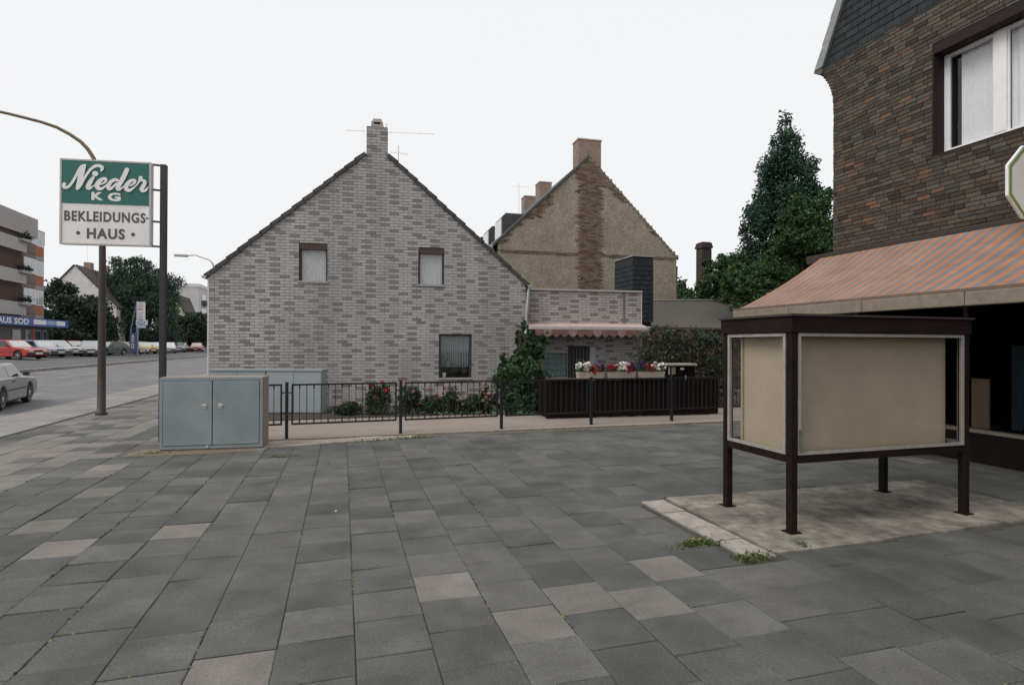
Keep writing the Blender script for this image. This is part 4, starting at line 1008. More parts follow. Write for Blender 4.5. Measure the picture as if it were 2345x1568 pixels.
# ================================================================== STREET LAMPS
lb = G(232, 950); lv = to_uv(lb)[1]
lamp = thing('street_lamp', 'tall brown street lamp pole behind the shop sign, arm over road', 'street lamp', lb, A)
def lp(x, y): q = L2(lamp, onp(x, y, lb, -V)); return (q.x, 0, q.z)
M_lp = mat('lamp_pole', (.05,.036,.026), .6, .25, 15, var2=.25, scale2=2)
pts = [(0,0,-.05), (0,0,1.0), (0,0,lp(236, 600)[2]), (lp(232,470)[0]*.4,0,lp(232, 470)[2])]
arm = [lp(x, y) for x, y in ((222,390),(214,362),(202,343),(185,325),(160,308),(130,292),(95,280),(60,271),(20,261),(-30,250),(-80,242))]
MB().tube([(0,0,-.02), (0,0,.06)], .12, 16).build('base_collar', M_lp, lamp)
MB().tube(pts+arm[:1], [.088,.082,.07,.062,.052], 14).build('pole', M_lp, lamp, smooth=True)
MB().tube(arm, [.046,.044,.042,.040,.038,.036,.034,.033,.032,.032,.032], 12).build('arm', mat('lamp_arm', (.17,.12,.065), .6, .2, 12), lamp, smooth=True)
e = Vector(arm[-1]); hm = MB().box(e.x-.75, e.x+.05, -.14, .14, e.z-.06, e.z+.07).build('lamp_head', mat('lamp_head', (.4,.4,.38), .5, .1, 8), lamp, bevel=.03)
fb = P(492, 600, 42); fz = gz(to_uv(fb)[0]); l2 = thing('street_lamp', 'far street lamp with pale head poking out behind the tiled gable', 'street lamp', (fb.x, fb.y, fz), A)
h_ = P(418, 585, 42); hl = L2(l2, h_); tp = L2(l2, P(480, 596, 42)); 
MB().tube([(0,0,0), (0,0,tp.z-.8), (-.15,0,tp.z-.25), (tp.x,tp.y*.5,tp.z), (hl.x*.6,hl.y*.6,hl.z+.02), (hl.x+.3,hl.y,hl.z)], [.09,.07,.06,.045,.04,.04], 10).build('pole', mat('lamp_pole_pale', (.4,.38,.34), .6, .1, 9), l2, smooth=True)
MB().box(hl.x-.55, hl.x+.35, hl.y-.13, hl.y+.13, hl.z-.10, hl.z+.07).build('lamp_head', MATS['lamp_head'], l2, bevel=.03)

# ================================================================== DARK BOARD FENCE, FLOWER BOXES, LETTERBOX PILLAR
t0, t1 = G(1262, 962), G(1650, 951); t0 = t0+V*.10; t1 = t1+V*.10
td = t1-t0; tA = math.atan2(td.y, td.x); TW = td.length
bf = thing('board_fence', 'dark brown upright board fence behind the railing below the flower boxes', 'fence', (t0.x, t0.y, 0), tA)
M_bd = mat('dark_board', (.012,.006,.005), .85, .25, 14, stretch=(1,1,.15), rnd=.2, spec=.12)
n = 34; bw = TW/n; TH = P(1450, 868, (t0.y+t1.y)/2).z-.01
bme = MB().box(.003, bw-.003, 0, .022, .03, TH).mesh('board', M_bd)
for k in range(n): obj('board', bme, bf, (k*bw, random.uniform(-.003, .003), random.uniform(-.006, .006)))
for z in (.25, TH-.2): MB().box(0, TW, .026, .07, z, z+.09).build('cross_rail', M_bd, bf)
lx = L2(bf, P(1515, 868, t0.y+1.0)).x
MB().box(-.04, lx, -.05, .24, TH+.012, TH+.04).build('ledge', mat('ledge_dark', (.05,.035,.03), .7, .2, 9), bf)
for k in range(0, n+1, 8): MB().box(k*bw-.045, k*bw+.045, .075, .16, 0, TH+.011).build('post', M_bd, bf)
sdk = MB()
for k in range(11): MB().box(-.022, 0, .02+k*.115, .02+k*.115+.109, .03, TH-.001).build('side_board', M_bd, bf)
M_bx = mat('planter_beige', (.55,.46,.40), .7, .1, 9); M_fl = mat('flower_leaf', (.05,.09,.03), .7, .35, 30)
PET = {'white': mat('petal_white', (.80,.77,.72), .7, .05, 30), 'red': mat('petal_red', (.42,.022,.05), .7, .2, 40), 'purple': mat('petal_purple', (.06,.035,.13), .7, .2, 40), 'pink': mat('petal_pink', (.62,.33,.29), .7, .12, 40), 'scarlet': mat('petal_scarlet', (.42,.03,.03), .7, .2, 40), 'cream': mat('petal_cream', (.62,.48,.36), .7, .1, 30)}
def bloom_mesh(m, r, n=9):
    mb = MB()
    for k in range(n):
        t = 2.4*k; el = .2+.9*k/n; d = Vector((math.cos(t)*math.cos(el), math.sin(t)*math.cos(el), math.sin(el))); s_ = d.cross(Vector((0,0,1))).normalized(); u_ = s_.cross(d)
        c_ = d*r*.45; mb.face([c_-s_*r*.5, c_+d*r*.55-s_*r*.35+u_*r*.1, c_+d*r*.55+s_*r*.35+u_*r*.1, c_+s_*r*.5-u_*r*.1])
    mb.raw([(math.cos(a)*r*.5, math.sin(a)*r*.5, 0) for a in (0, 2.1, 4.2)]+[(0, 0, r*.6), (0, 0, -r*.3)], [(0,1,3),(1,2,3),(2,0,3),(1,0,4),(2,1,4),(0,2,4)])
    return mb.mesh('bloom', m)
BLM = {k: bloom_mesh(m, 1.0) for k, m in PET.items()}
def bloom(parent, kind, p, r):
    o = obj('bloom', BLM[kind], parent, p, (random.uniform(-.9, -.1), random.uniform(-.5, .5), random.uniform(0, 6))); o.scale = (r, r, r); return o
for i, (xa, xb, seq, lab) in enumerate((
    (1319, 1377, [('white',0,.48),('red',.5,.8),('purple',.76,1.05)], 'beige flower box nearest the door, white blooms left and purple right'),
    (1384, 1447, [('red',0,.38),('white',.3,.72),('red',.68,.92),('purple',.8,1.0)], 'middle beige flower box with white blooms between red ones'),
    (1453, 1511, [('purple',-.02,.32),('red',.28,.55),('white',.5,1.0)], 'beige flower box nearest the letterbox pillar, white blooms on the right'))):
    y_ = .09; q0 = L2(bf, onp(xa, 860, Vector((t0.x, t0.y, 0))+V*.1, -V)).x; q1 = L2(bf, onp(xb, 860, Vector((t0.x, t0.y, 0))+V*.1, -V)).x
    pl = thing('flower_box', lab, 'flower box', bf.matrix_basis @ Vector((0,0,0)), tA, 'flower boxes on the board fence')
    loc = Vector((t0.x, t0.y, 0))+Matrix.Rotation(tA, 3, 'Z') @ Vector((q0, 0, TH+.041)); pl.location = loc; Wb = q1-q0
    tr = MB(); h = .145; tr.raw([(.02,.02,0),(Wb-.02,.02,0),(Wb-.02,.16,0),(.02,.16,0),(0,0,h),(Wb,0,h),(Wb,.18,h),(0,.18,h)], [(3,2,1,0),(0,1,5,4),(1,2,6,5),(2,3,7,6),(3,0,4,7)])
    tr.build('trough', M_bx, pl, fix=True); MB().box(.01, Wb-.01, .01, .17, h-.02, h-.01).build('soil', MATS['bed_soil'], pl)
    pts = np.stack([rng.uniform(.0, Wb, 500), rng.normal(.09, .06, 500), h+np.abs(rng.normal(.03, .06, 500))], 1); leaf_mesh('foliage', pts, .03, M_fl, pl)
    for kd_, fa, fb_ in seq:
        for _ in range(int(44*(fb_-fa))+3):
            x = Wb*random.uniform(fa, fb_); hh = random.uniform(.02, .19)*(1.15 if kd_ == 'purple' else 1)-(.05 if kd_ == 'red' else 0)
            bloom(pl, kd_, (x, random.uniform(-.03, .12), h+hh), random.uniform(.04, .06)*(.75 if kd_ == 'purple' else 1))
# letterbox pillar
q = t0+(t1-t0)*.71; pc = L2(bf, P(1566, 900, 12.9)).x+.36
lbp = thing('letterbox_pillar', 'dark gate pillar with pale cap slab and letterbox', 'letterbox', Vector((t0.x, t0.y, 0))+Matrix.Rotation(tA, 3, 'Z') @ Vector((pc-.33, .35, 0)), tA)
ph = P(1566, 836, t0.y+.6).z
MB().box(0, .72, 0, .3, 0, ph-.03).build('pillar', M_bd, lbp, bevel=.005); MB().box(-.04, .76, -.05, .36, ph-.029, ph+.02).build('cap_slab', mat('cap_pale', (.40,.36,.31), .8, .15, 9), lbp, bevel=.006)
MB().box(.33, .43, -.006, -.0005, ph-.13, ph-.08).build('name_plate', mat('plate_white', (.75,.74,.72), .4, .05, 9), lbp)
MB().box(.10, .20, -.012, -.0005, ph-.24, ph-.06).build('letter_flap', mat('flap_brass', (.42,.36,.27), .4, .15, 20, metal=.4), lbp)
MB().box(.02, .05, -.010, -.0005, ph-.24, ph-.06).build('bell_strip', MATS['lock_pale'], lbp); MB().box(.46, .49, -.010, -.0005, ph-.42, ph-.27).build('handle', MATS['lock_pale'], lbp)
# ================================================================== PLANTS
def leafmat(nm, c, v=.45, tr=.25):
    r, g, b = c
    return mat(nm, c, .65, .2, 3, ramp=[(0, (r*(1-v), g*(1-v), b*(1-v))), (.5, c), (.85, (r*1.3, g*1.25, b*1.1)), (1, (r*1.8, g*1.6, b*1.3))], trans=tr)
M_con = leafmat('leaf_conifer', (.036,.085,.052)); M_grn = leafmat('leaf_green', (.045,.10,.03)); M_bsh = leafmat('leaf_bush', (.03,.056,.03)); M_wil = leafmat('leaf_willow', (.04,.08,.046))
M_ivy = leafmat('leaf_climber', (.035,.08,.03)); M_ros = leafmat('leaf_rose', (.028,.05,.02)); M_cot = leafmat('leaf_shrub', (.05,.07,.045), .5); M_bark = mat('bark', (.07,.05,.035), .95, .3, 15)
M_cotr = leafmat('leaf_shrub_red', (.15,.065,.04), .4)
def limbs(t, h, r, spread, n, z0=.35):
    mb = MB(); mb.tube([(0,0,-.1), (.05,.02,h*.4), (-.03,.05,h*.75), (0,0,h*.97)], [r, r*.75, r*.4, r*.08], 9)
    for k in range(n):
        z = h*(z0+(.9-z0)*k/n); a = 2.4*k; L_ = spread*(1-.7*k/n); mb.tube([(0,0,z), (math.cos(a)*L_*.5, math.sin(a)*L_*.5, z+L_*.35), (math.cos(a)*L_, math.sin(a)*L_, z+L_*.6)], [r*.3, r*.18, r*.04], 6)
    mb.build('trunk', M_bark, t, smooth=True)
# tall conical tree: upright plumes of foliage
D1 = 29.0
def W3(x, y, d, t): q = L2(t, P(x, y, d)); return (q.x, q.y, q.z)
tb = P(1797, 790, D1); ct = thing('conical_tree', 'tall dark green conical tree behind the shop corner', 'tree', (tb.x, tb.y, -.1), 0)
s_ = D1/FPX; lobes = []
for x, y, w_, h_ in ((1797,300,17,40),(1792,345,28,50),(1812,345,24,50),(1770,395,26,48),(1805,410,45,60),(1832,400,24,50),(1752,440,18,38),(1790,470,48,60),(1842,465,36,50),(1740,500,24,40),(1780,540,48,60),(1830,540,50,60),
                     (1722,545,20,40),(1860,500,24,36),(1735,600,36,50),(1790,620,60,60),(1850,610,60,60),(1718,640,24,40),(1885,560,26,45),(1760,680,60,50),(1830,690,70,50)):
    lobes.append((W3(x, y, D1+random.uniform(-.7, .7), ct), (w_*s_*(.95 if y < 360 else 1.28), w_*s_*(.95 if y < 360 else 1.28), h_*s_)))
pts = clumps(lobes, 75000, 26, .21, .66); leaf_mesh('crown', pts, .082, M_con, ct, aspect=.5); limbs(ct, P(1797, 275, D1).z, .3, 1.5, 9)
# broad-leaved tree in front
D2 = 24.0; tb = P(1838, 790, D2); bt = thing('broadleaf_tree', 'bright green leafy tree in front of the conical tree', 'tree', (tb.x, tb.y, -.1), 0); s2 = D2/FPX; lobes = []
for x, y, w_, h_ in ((1838,470,24,22),(1872,480,22,20),(1822,505,34,22),(1870,520,38,24),(1890,450,14,12),(1900,437,10,8),(1830,550,44,26),(1885,560,34,28),(1800,590,42,24),(1860,600,52,30),(1770,625,40,22),(1830,650,60,30),(1890,640,40,30),(1740,650,46,26),(1790,690,60,30),(1700,660,36,24),(1860,700,60,30),(1730,700,50,26),(1690,620,24,14),(1672,640,22,16)):
    lobes.append((W3(x, y, D2+random.uniform(-.8, .8), bt), (w_*s2, w_*s2, h_*s2)))
pts = clumps(lobes, 50000, 18, .22, .7); leaf_mesh('crown', pts, .065, M_grn, bt, aspect=.6); limbs(bt, P(1838, 520, D2).z, .2, 2.0, 8)
D3 = 27.0; tb = P(1640, 790, D3); b3 = thing('small_tree', 'low spreading green tree in front of the brick stack', 'tree', (tb.x, tb.y, -.1), 0); s3 = D3/FPX; lobes = []
for x, y, w_, h_ in ((1655,600,18,14),(1690,595,26,14),(1640,625,26,18),(1668,630,26,20),(1622,650,20,16),(1640,660,40,22),(1690,645,34,24),(1612,672,18,16),(1660,685,50,18),(1715,675,30,24)):
    lobes.append((W3(x, y, D3+random.uniform(-.6, .6), b3), (w_*s3, w_*s3, h_*s3)))
leaf_mesh('crown', clumps(lobes, 22000, 15, .22, .7), .065, M_grn, b3, aspect=.6); limbs(b3, P(1640, 620, D3).z, .13, 1.4, 7)
tb = P(1560, 790, 60); b4 = thing('distant_tree', 'small distant tree right of the old house gable', 'tree', (tb.x, tb.y, -.1), 0); s4 = 60/FPX
lobes = [(W3(x, y, 60, b4), (w_*s4, w_*s4, h_*s4)) for x, y, w_, h_ in ((1556,665,12,22),(1568,672,14,16),(1575,680,14,14),(1562,690,22,16))]
leaf_mesh('crown', clumps(lobes, 2500, 12, .3), .2, M_grn, b4); limbs(b4, P(1560, 655, 60).z, .2, 1.2, 5)
# climber at the house corner
D5 = 14.0; tb = P(1195, 950, D5); iv = thing('climbing_shrub', 'glossy green climbing shrub at the corner of the tiled house', 'shrub', (tb.x, tb.y, .03), gA); s5 = D5/FPX; lobes = []
for x, y, w_, h_, d in ((1192,775,12,22,14.7),(1205,790,18,24,14.5),(1240,778,14,14,15.6),(1215,820,30,26,14.4),(1195,850,40,28,14.2),(1160,838,18,18,14.3),(1165,870,26,24,14.1),(1220,870,34,30,14.0),(1175,905,34,26,13.9),(1215,915,36,28,13.8),(1250,905,22,24,13.7),(1180,935,36,16,13.7),(1235,938,36,14,13.6),(1200,742,6,10,14.8),(1150,815,6,8,14.2)):
    lobes.append((W3(x, y, d, iv), (w_*s5, w_*s5*.8, h_*s5)))
leaf_mesh('foliage', clumps(lobes, 9000, 11, .28, .7), .058, M_ivy, iv, aspect=.65)
mb = MB()
for k in range(7): mb.tube([(random.uniform(-.4,.5), random.uniform(-.1,.3), -.05), (random.uniform(-.3,.4), .1, .8), (random.uniform(0,.3), .3, 1.9)], [.016, .012, .005], 5)
mb.build('stems', M_bark, iv)
# reddish shrub behind the letterbox
D6 = 15.8; tb = P(1560, 930, D6); rs = thing('berry_shrub', 'wide dark shrub with reddish tips behind the letterbox pillar', 'shrub', (tb.x, tb.y, .03), 0); s6 = D6/FPX; lobes = []
for x, y, w_, h_ in ((1495,770,26,20),(1540,768,34,18),(1590,775,36,20),(1630,785,26,22),(1655,790,24,26),(1500,810,32,24),(1545,810,40,28),(1600,815,40,28),(1650,825,34,28),(1480,840,24,22),(1520,850,40,24),(1580,855,46,24),(1640,865,46,26),(1500,890,50,24),(1600,900,60,24)):
    lobes.append((W3(x, y, D6+random.uniform(-.3, .3), rs), (w_*s6, w_*s6, h_*s6)))
leaf_mesh('foliage', clumps(lobes, 12000, 13, .3, .7), .045, M_cot, rs, aspect=.5)
leaf_mesh('red_tips', clumps(lobes, 2600, 13, .3, .85), .045, M_cotr, rs, aspect=.4)
mb = MB()
for k in range(12): a = random.random()*6; mb.tube([(0,0,-.05), (math.cos(a)*.5, math.sin(a)*.3, .9), (math.cos(a)*1.2, math.sin(a)*.5, 1.6)], [.02, .012, .005], 5)
mb.build('stems', M_bark, rs)
# rose bushes in the bed
def rose(px, py, w_, h_, blooms, lab):
    b = G(px, py, .03); t = thing('rose_bush', lab, 'rose bush', b, gA, 'rose bushes along the tiled wall'); s_ = b.y/FPX; W_, H_ = w_*s_, h_*s_
    lb_ = [((random.uniform(-.5,.5)*W_, random.uniform(-.15,.15), H_*random.uniform(.3,.75)), (W_*.5, .22, H_*.28)) for _ in range(4)]+[((0,0,H_*.3), (W_*.8, .25, H_*.3))]
    leaf_mesh('foliage', clumps(lb_, 1500, 9, .34), .034, M_ros, t, aspect=.6)
    mb = MB()
    for k in range(6): mb.tube([(random.uniform(-.06,.06),0,-.04), (random.uniform(-.5,.5)*W_, random.uniform(-.1,.1), H_*.6), (random.uniform(-.7,.7)*W_, random.uniform(-.15,.1), H_*1.05)], [.008,.006,.003], 5)
    mb.build('canes', mat('cane_green', (.06,.08,.03), .8, .2, 9), t)
    for kd_, bx_, by_, r in blooms:
        q = L2(t, onp(bx_, by_, b+Vector((0,-.18,0)), gn)); bloom(t, kd_, q, r*s_)
    return t
def o2(l): return [(k, 1200*.66972+x/2.931*.66972, 1220*.66979+y/2.931*.66979, r) for k, x, y, r in l]
rose(795, 949, 30, 34, [('scarlet', 779, 920, 2.6)], 'small rose bush beside the junction cabinet, single bloom')
rose(866, 948, 34, 62, o2([('scarlet',210,288,7),('scarlet',255,268,4),('scarlet',315,255,5),('scarlet',350,345,9),('scarlet',385,340,5),('scarlet',265,350,4),('scarlet',240,412,6),('scarlet',195,300,4)]), 'tallest rose bush with bright scarlet blooms left of fence post')
rose(935, 947, 28, 58, o2([('pink',530,262,6),('pink',628,355,6),('scarlet',520,215,3),('scarlet',725,325,3),('scarlet',662,480,4),('scarlet',515,420,3)]), 'rose bush with two pale pink blooms right of the fence post')
rose(985, 946, 26, 40, o2([('scarlet',785,330,3),('scarlet',870,418,5)]), 'low rose bush with one red bloom left of the lower window')
rose(1030, 946, 26, 54, o2([('scarlet',935,320,5),('scarlet',925,370,4),('scarlet',1045,312,4),('scarlet',1085,435,4)]), 'rose bush with red blooms under the lower window')
rose(1072, 945, 22, 42, o2([('pink',1158,388,4),('cream',1122,478,5),('pink',1240,400,2.5),('pink',1262,462,4)]), 'sparse rose bush with cream blooms at the window edge')
rose(1115, 944, 24, 56, o2([('pink',1330,275,5),('pink',1315,330,4),('pink',1355,415,6),('pink',1380,372,5),('cream',1335,440,6),('pink',1390,432,5),('pink',1415,405,4),('cream',1370,475,6),('pink',1290,380,4),('pink',1340,368,4),('pink',1412,360,4)]), 'rose bush crowded with salmon pink blooms beside the climbing shrub')
# low white edging flowers, weeds in the joints
pts = np.array([[*G(random.uniform(760,1260), 948+random.gauss(0,1.5), .03).to_tuple()[:2], random.uniform(.04,.11)] for _ in range(500)])
tag(leaf_mesh('edging_plants', pts, .03, mat('edging_leaf', (.10,.17,.11), .7, .3, 30)), 'low pale green edging plants along the flower bed', 'ground cover', kind='stuff')
M_weed = leafmat('weed_leaf', (.075,.115,.025), .4)
def weed(px, py, w_, n, fl, lab):
    b = G(px, py); t = thing('weed', lab, 'weed', (b.x, b.y, -.01), A, 'weeds growing in the slab joints')
    q = np.stack([rng.normal(0, w_, n), rng.normal(0, .035, n), np.abs(rng.normal(.018, .016, n))], 1); leaf_mesh('leaves', q, .024, M_weed, t, aspect=.3)
    for k in range(fl): bloom(t, 'yellow', (random.uniform(-.8,.4)*w_, random.uniform(-.02,.03), random.uniform(.05,.075)), .013)
PET['yellow'] = mat('petal_yellow', (.60,.36,.02), .7, .1, 30); BLM['yellow'] = bloom_mesh(PET['yellow'], 1.0)
weed(1595, 1246, .10, 240, 4, 'dandelion weed with yellow flowers left of the concrete pad corner')
weed(1722, 1279, .08, 200, 0, 'green weed tuft at the front corner of the concrete pad')
weed(1838, 1252, .03, 50, 0, 'tiny weed at the front edge of the concrete pad')
weed(640, 1046, .12, 60, 0, 'sparse weed tuft by the right end of the utility cabinet'); weed(350, 1040, .10, 70, 0, 'brownish weed tuft at the left foot of the utility cabinet')
weed(940, 1003, .22, 160, 0, 'grass tuft at the foot of the second fence post'); weed(850, 1010, .25, 120, 0, 'thin grass tuft left of the second fence post'); weed(1290, 987, .3, 90, 0, 'thin grass tuft on the edging before the board fence')
pts = []
cols_ = [u for u in u_lines if -4.6 < u < 2.4]
for u in cols_:                                             # moss along the long joints, patchy
    for k in range(150):
        v = random.uniform(1.9, 8.5)
        if math.sin(u*7.3+v*1.9)+math.sin(v*3.1+u*2.7) > .75-(0.5 if u < -.8 else 0): p = uv(u+random.gauss(0, .004), v, random.uniform(-.006, .004)); pts.append(tuple(p))
for _ in range(350):
    u, v, k = random.choice(vis)
    if math.sin(u*4.1+v*3.3) > .55: p = uv(u+random.uniform(-.2, .2), v-SL/2+random.gauss(0, .003), random.uniform(-.006, .003)); pts.append(tuple(p))
tag(leaf_mesh('joint_moss', np.array(pts), .012, mat('moss', (.15,.135,.07), .95, .35, 25), aspect=.8), 'dry moss and grit in the slab joints', 'moss', kind='stuff')
# little litter on the slabs
for px, py, lab in ((769,1170,'white chewing-gum spot on a slab in the middle of pavement'),(1715,1093+140,None)):
    if lab: b = G(px, py); MB().lathe([(.013, 0), (.010, .005)], (0,0,0), 9).build('gum_spot', mat('gum', (.6,.58,.55), .7, .1, 30)).location = (b.x, b.y, .002); tag(bpy.data.objects['gum_spot'], lab, 'gum')
# ================================================================== CARS
M_tyre = mat('tyre', (.02,.02,.02), .8, .1, 30); M_rim = mat('wheel_rim', (.42,.42,.42), .35, .1, 20, metal=.6); M_cgl = mat('car_glass', (.02,.025,.028), .06, 0, spec=.8); M_cgr = mat('car_windscreen', (.55,.56,.56), .08, 0, spec=1.0)  # pale windscreen colour has the sky's reflection painted in
M_blk = mat('bumper_black', (.03,.03,.03), .6, .1, 20); M_hl = mat('headlight', (.6,.6,.58), .15, 0, spec=.8); M_und = mat('underbody', (.012,.012,.012), .9, 0); M_amb = mat('indicator', (.5,.16,.03), .3, 0); M_tl = mat('tail_lamp', (.30,.02,.02), .3, 0); M_pl_ = mat('number_plate', (.7,.7,.68), .5, 0)
def paint(nm, c): return mat('paint_'+nm, c, .3, .04, 8, coat=.5)
WB = {}
def car(label, pnt, loc, heading, L=4.1, Wd=1.64, H=1.36, saloon=False, group='cars parked along the far side'):
    c = thing('car', label, 'car', loc, heading, group); hw = Wd/2; fx, bx = L/2, -L/2; wf, wr, R = L*.31, -L*.29, .29; bz = .20
    belt = .86; hood = .80
    pr = [(bx+.06, bz+.06), (bx, .45), (bx+.03, .80), (bx+.15, belt+.02)]
    cab_r = bx+(.95 if saloon else .42); cab_f = L*.20
    pr += [(cab_r, belt+.03), (cab_f, belt), (fx-.35, hood-.02), (fx-.04, .68), (fx, .48), (fx-.05, bz+.07)]
    def arch(x):
        return [(x+(R+.065)*math.cos(t), .30+(R+.065)*math.sin(t)) for t in np.linspace(-.3, math.pi+.3, 10)]
    low = [(p[0], max(p[1], bz)) for p in arch(wf)]+[(p[0], max(p[1], bz)) for p in arch(wr)]
    poly = pr+low
    mb = MB(); mb.prism(poly, -hw, hw); body = mb.build('body', pnt, c, fix=True, bevel=.045, seg=2)
    MB().box(bx+.25, fx-.25, -hw+.06, hw-.06, bz-.03, .62).build('underbody', M_und, c)
    # greenhouse with tumblehome
    wt = hw-.17; rf_f, rf_r = cab_f-.62, cab_r+(.42 if saloon else .38)
    def ring(x, z, w_): return [(x, -w_, z), (x, w_, z)]
    b_ = [(cab_r, hw-.04), (cab_f, hw-.04)]; t_ = [(rf_r, wt), (rf_f, wt)]
    vs = [(cab_r,-hw+.05,belt),(cab_f,-hw+.05,belt-.02),(cab_f,hw-.05,belt-.02),(cab_r,hw-.05,belt),(rf_r,-wt,H-.03),(rf_f,-wt,H-.03),(rf_f,wt,H-.03),(rf_r,wt,H-.03),(rf_r+.1,-wt+.12,H),(rf_f-.12,-wt+.12,H),(rf_f-.12,wt-.12,H),(rf_r+.1,wt-.12,H)]
    mb = MB(); mb.raw(vs, [(0,1,5,4),(1,2,6,5),(2,3,7,6),(3,0,4,7),(4,5,9,8),(5,6,10,9),(6,7,11,10),(7,4,8,11),(8,9,10,11)]); mb.build('cabin', pnt, c, fix=True, bevel=.02)
    V3 = [Vector(v) for v in vs]
    def pane(a, b, d, e, s0, s1, t0, t1, m, nm):
        f = lambda s, t: (V3[a]*(1-s)+V3[b]*s)*(1-t)+(V3[e]*(1-s)+V3[d]*s)*t
        n = (V3[b]-V3[a]).cross(V3[e]-V3[a]).normalized()*.006; q = [f(s0, t0)+n, f(s1, t0)+n, f(s1-.0, t1)+n, f(s0, t1)+n]; mb = MB(); mb.face(q); mb.build(nm, m, c)
    pane(1, 2, 6, 5, .06, .94, .06, .92, M_cgr, 'windscreen'); pane(3, 0, 4, 7, .08, .92, .12, .9, M_cgl, 'rear_window')
    for s0, s1 in ((.06, .40), (.44, .93)): pane(0, 1, 5, 4, s0, s1, .08, .88, M_cgl, 'side_window')
    for s0, s1 in ((.07, .56), (.60, .94)): pane(2, 3, 7, 6, s0, s1, .08, .88, M_cgl, 'side_window')
    MB().box(fx-.10, fx+.06, -hw+.02, hw-.02, .36, .50).build('bumper', M_blk, c, bevel=.03); MB().box(bx-.06, bx+.10, -hw+.02, hw-.02, .36, .52).build('bumper', M_blk, c, bevel=.03)
    for s in (-1, 1):
        MB().box(fx-.07, fx+.004, s*(hw-.30)-.15, s*(hw-.30)+.15, .54, .66).build('headlight', M_hl, c); MB().box(fx-.09, fx-.012, s*(hw-.085)-.055, s*(hw-.085)+.055, .54, .66).build('indicator', M_amb, c)
        MB().box(bx-.012, bx+.09, s*(hw-.22)-.16, s*(hw-.22)+.16, .58, .74).build('tail_lamp', M_tl, c)
        MB().box(cab_f-.35, cab_f-.22, s*(hw+.07)-.07, s*(hw+.07)+.07, belt+.02, belt+.13).build('mirror', M_blk, c, bevel=.015)
        MB().box(cab_r*.2-.1, cab_r*.2+.08, s*(hw+.006)-.008, s*(hw+.006)+.008, .74, .775).build('door_handle', M_blk, c)
        MB().box(wr+R+.12, wf-R-.12, s*(hw+.004)-.01, s*(hw+.004)+.01, .50, .535).build('rub_strip', M_blk, c)
    MB().box(fx-.05, fx+.0, -.30, .30, .55, .65).build('grille', M_blk, c); MB().box(fx+.058, fx+.066, -.26, .26, .37, .47).build('number_plate', M_pl_, c); MB().box(bx-.066, bx-.058, -.26, .26, .38, .48).build('number_plate', M_pl_, c)
    for x in (wf, wr):
        for s in (-1, 1):
            y = s*(hw-.10); k = ('w', s)
            if k not in WB:
                WB[k] = (MB().lathe([(.20,-.085),(R-.03,-.09),(R,-.06),(R,.06),(R-.03,.09),(.20,.085)], seg=20, axis='y').mesh('wheel', M_tyre), MB().lathe([(.19,.05),(.19,.088),(.13,.075),(.05,.095),(.02,.10)] if s > 0 else [(.02,-.10),(.05,-.095),(.13,-.075),(.19,-.088),(.19,-.05)], seg=18, axis='y').mesh('rim', M_rim))
            wl = obj('wheel', WB[k][0], c, (x, y, R)); obj('rim', WB[k][1], wl, (0, 0, 0))
    return c
RED, SIL, WHT, BLU, GRN, YEL, CRM, DRK, ORG = paint('red', (.40,.03,.025)), paint('silver', (.42,.42,.42)), paint('white', (.66,.64,.60)), paint('blue_grey', (.28,.33,.42)), paint('dark_green', (.05,.075,.06)), paint('yellow', (.60,.40,.06)), paint('cream', (.55,.48,.36)), paint('dark_grey', (.06,.06,.065)), paint('orange_red', (.48,.09,.05))
def lot(x, d, ang, *a, **k):
    p = P(x, 800, d); u_, v_ = to_uv(p); car(*a[:1], a[1], (p.x, p.y, gz(u_)+.05), A+ang, **k)
PI = math.pi
# moving car on the near lane, driving away from us
mv = G(60, 919, .0); um, vm = to_uv(mv); mh = A+PI/2+.19
mvl = mv-Matrix.Rotation(mh, 3, 'Z') @ Vector((4.2*.31, -.72, 0))*.9
car('silver hatchback driving on the near lane, cut by the photo edge', paint('silver_beige', (.19,.185,.175)), (mvl.x, mvl.y, gz(um)-.06), mh, L=4.2, H=1.28, group='cars on the road').scale = (.9, .9, .9)
lot(30, 40.5, -.42, 'red car nearest in the parked row at the left edge', RED, H=1.38)
lot(92, 45.5, -.50, 'pale blue parked car just right of the red one', BLU)
lot(128, 49.5, -.50, 'white parked car in the row before the blue-signed building', WHT)
lot(165, 54.0, -.50, 'red parked car between the white car and the silver one', RED)
lot(207, 52, -1.2, 'silver car facing us just left of the brown lamp pole', SIL, H=1.4)
lot(246, 56, -1.9, 'dark green car just right of the brown lamp pole', GRN)
lot(282, 60, .05, 'cream white saloon parked beneath the tall price sign', CRM, L=4.4, saloon=True)
lot(324, 66, -.7, 'yellow car parked just right of the tall price sign', YEL)
lot(354, 68, -1.35, 'grey-blue car parked left of the shop sign post', BLU)
lot(385, 72, -1.3, 'white car mostly hidden behind the shop sign post', WHT)
lot(414, 81, -1.2, 'dark car with pale bonnet left of the orange one', DRK)
lot(408, 79, -1.3, 'silver car bonnet in front of the dark car', SIL)
lot(451, 86, -1.45, 'orange red car at the right end of the parked row', ORG, L=3.9)

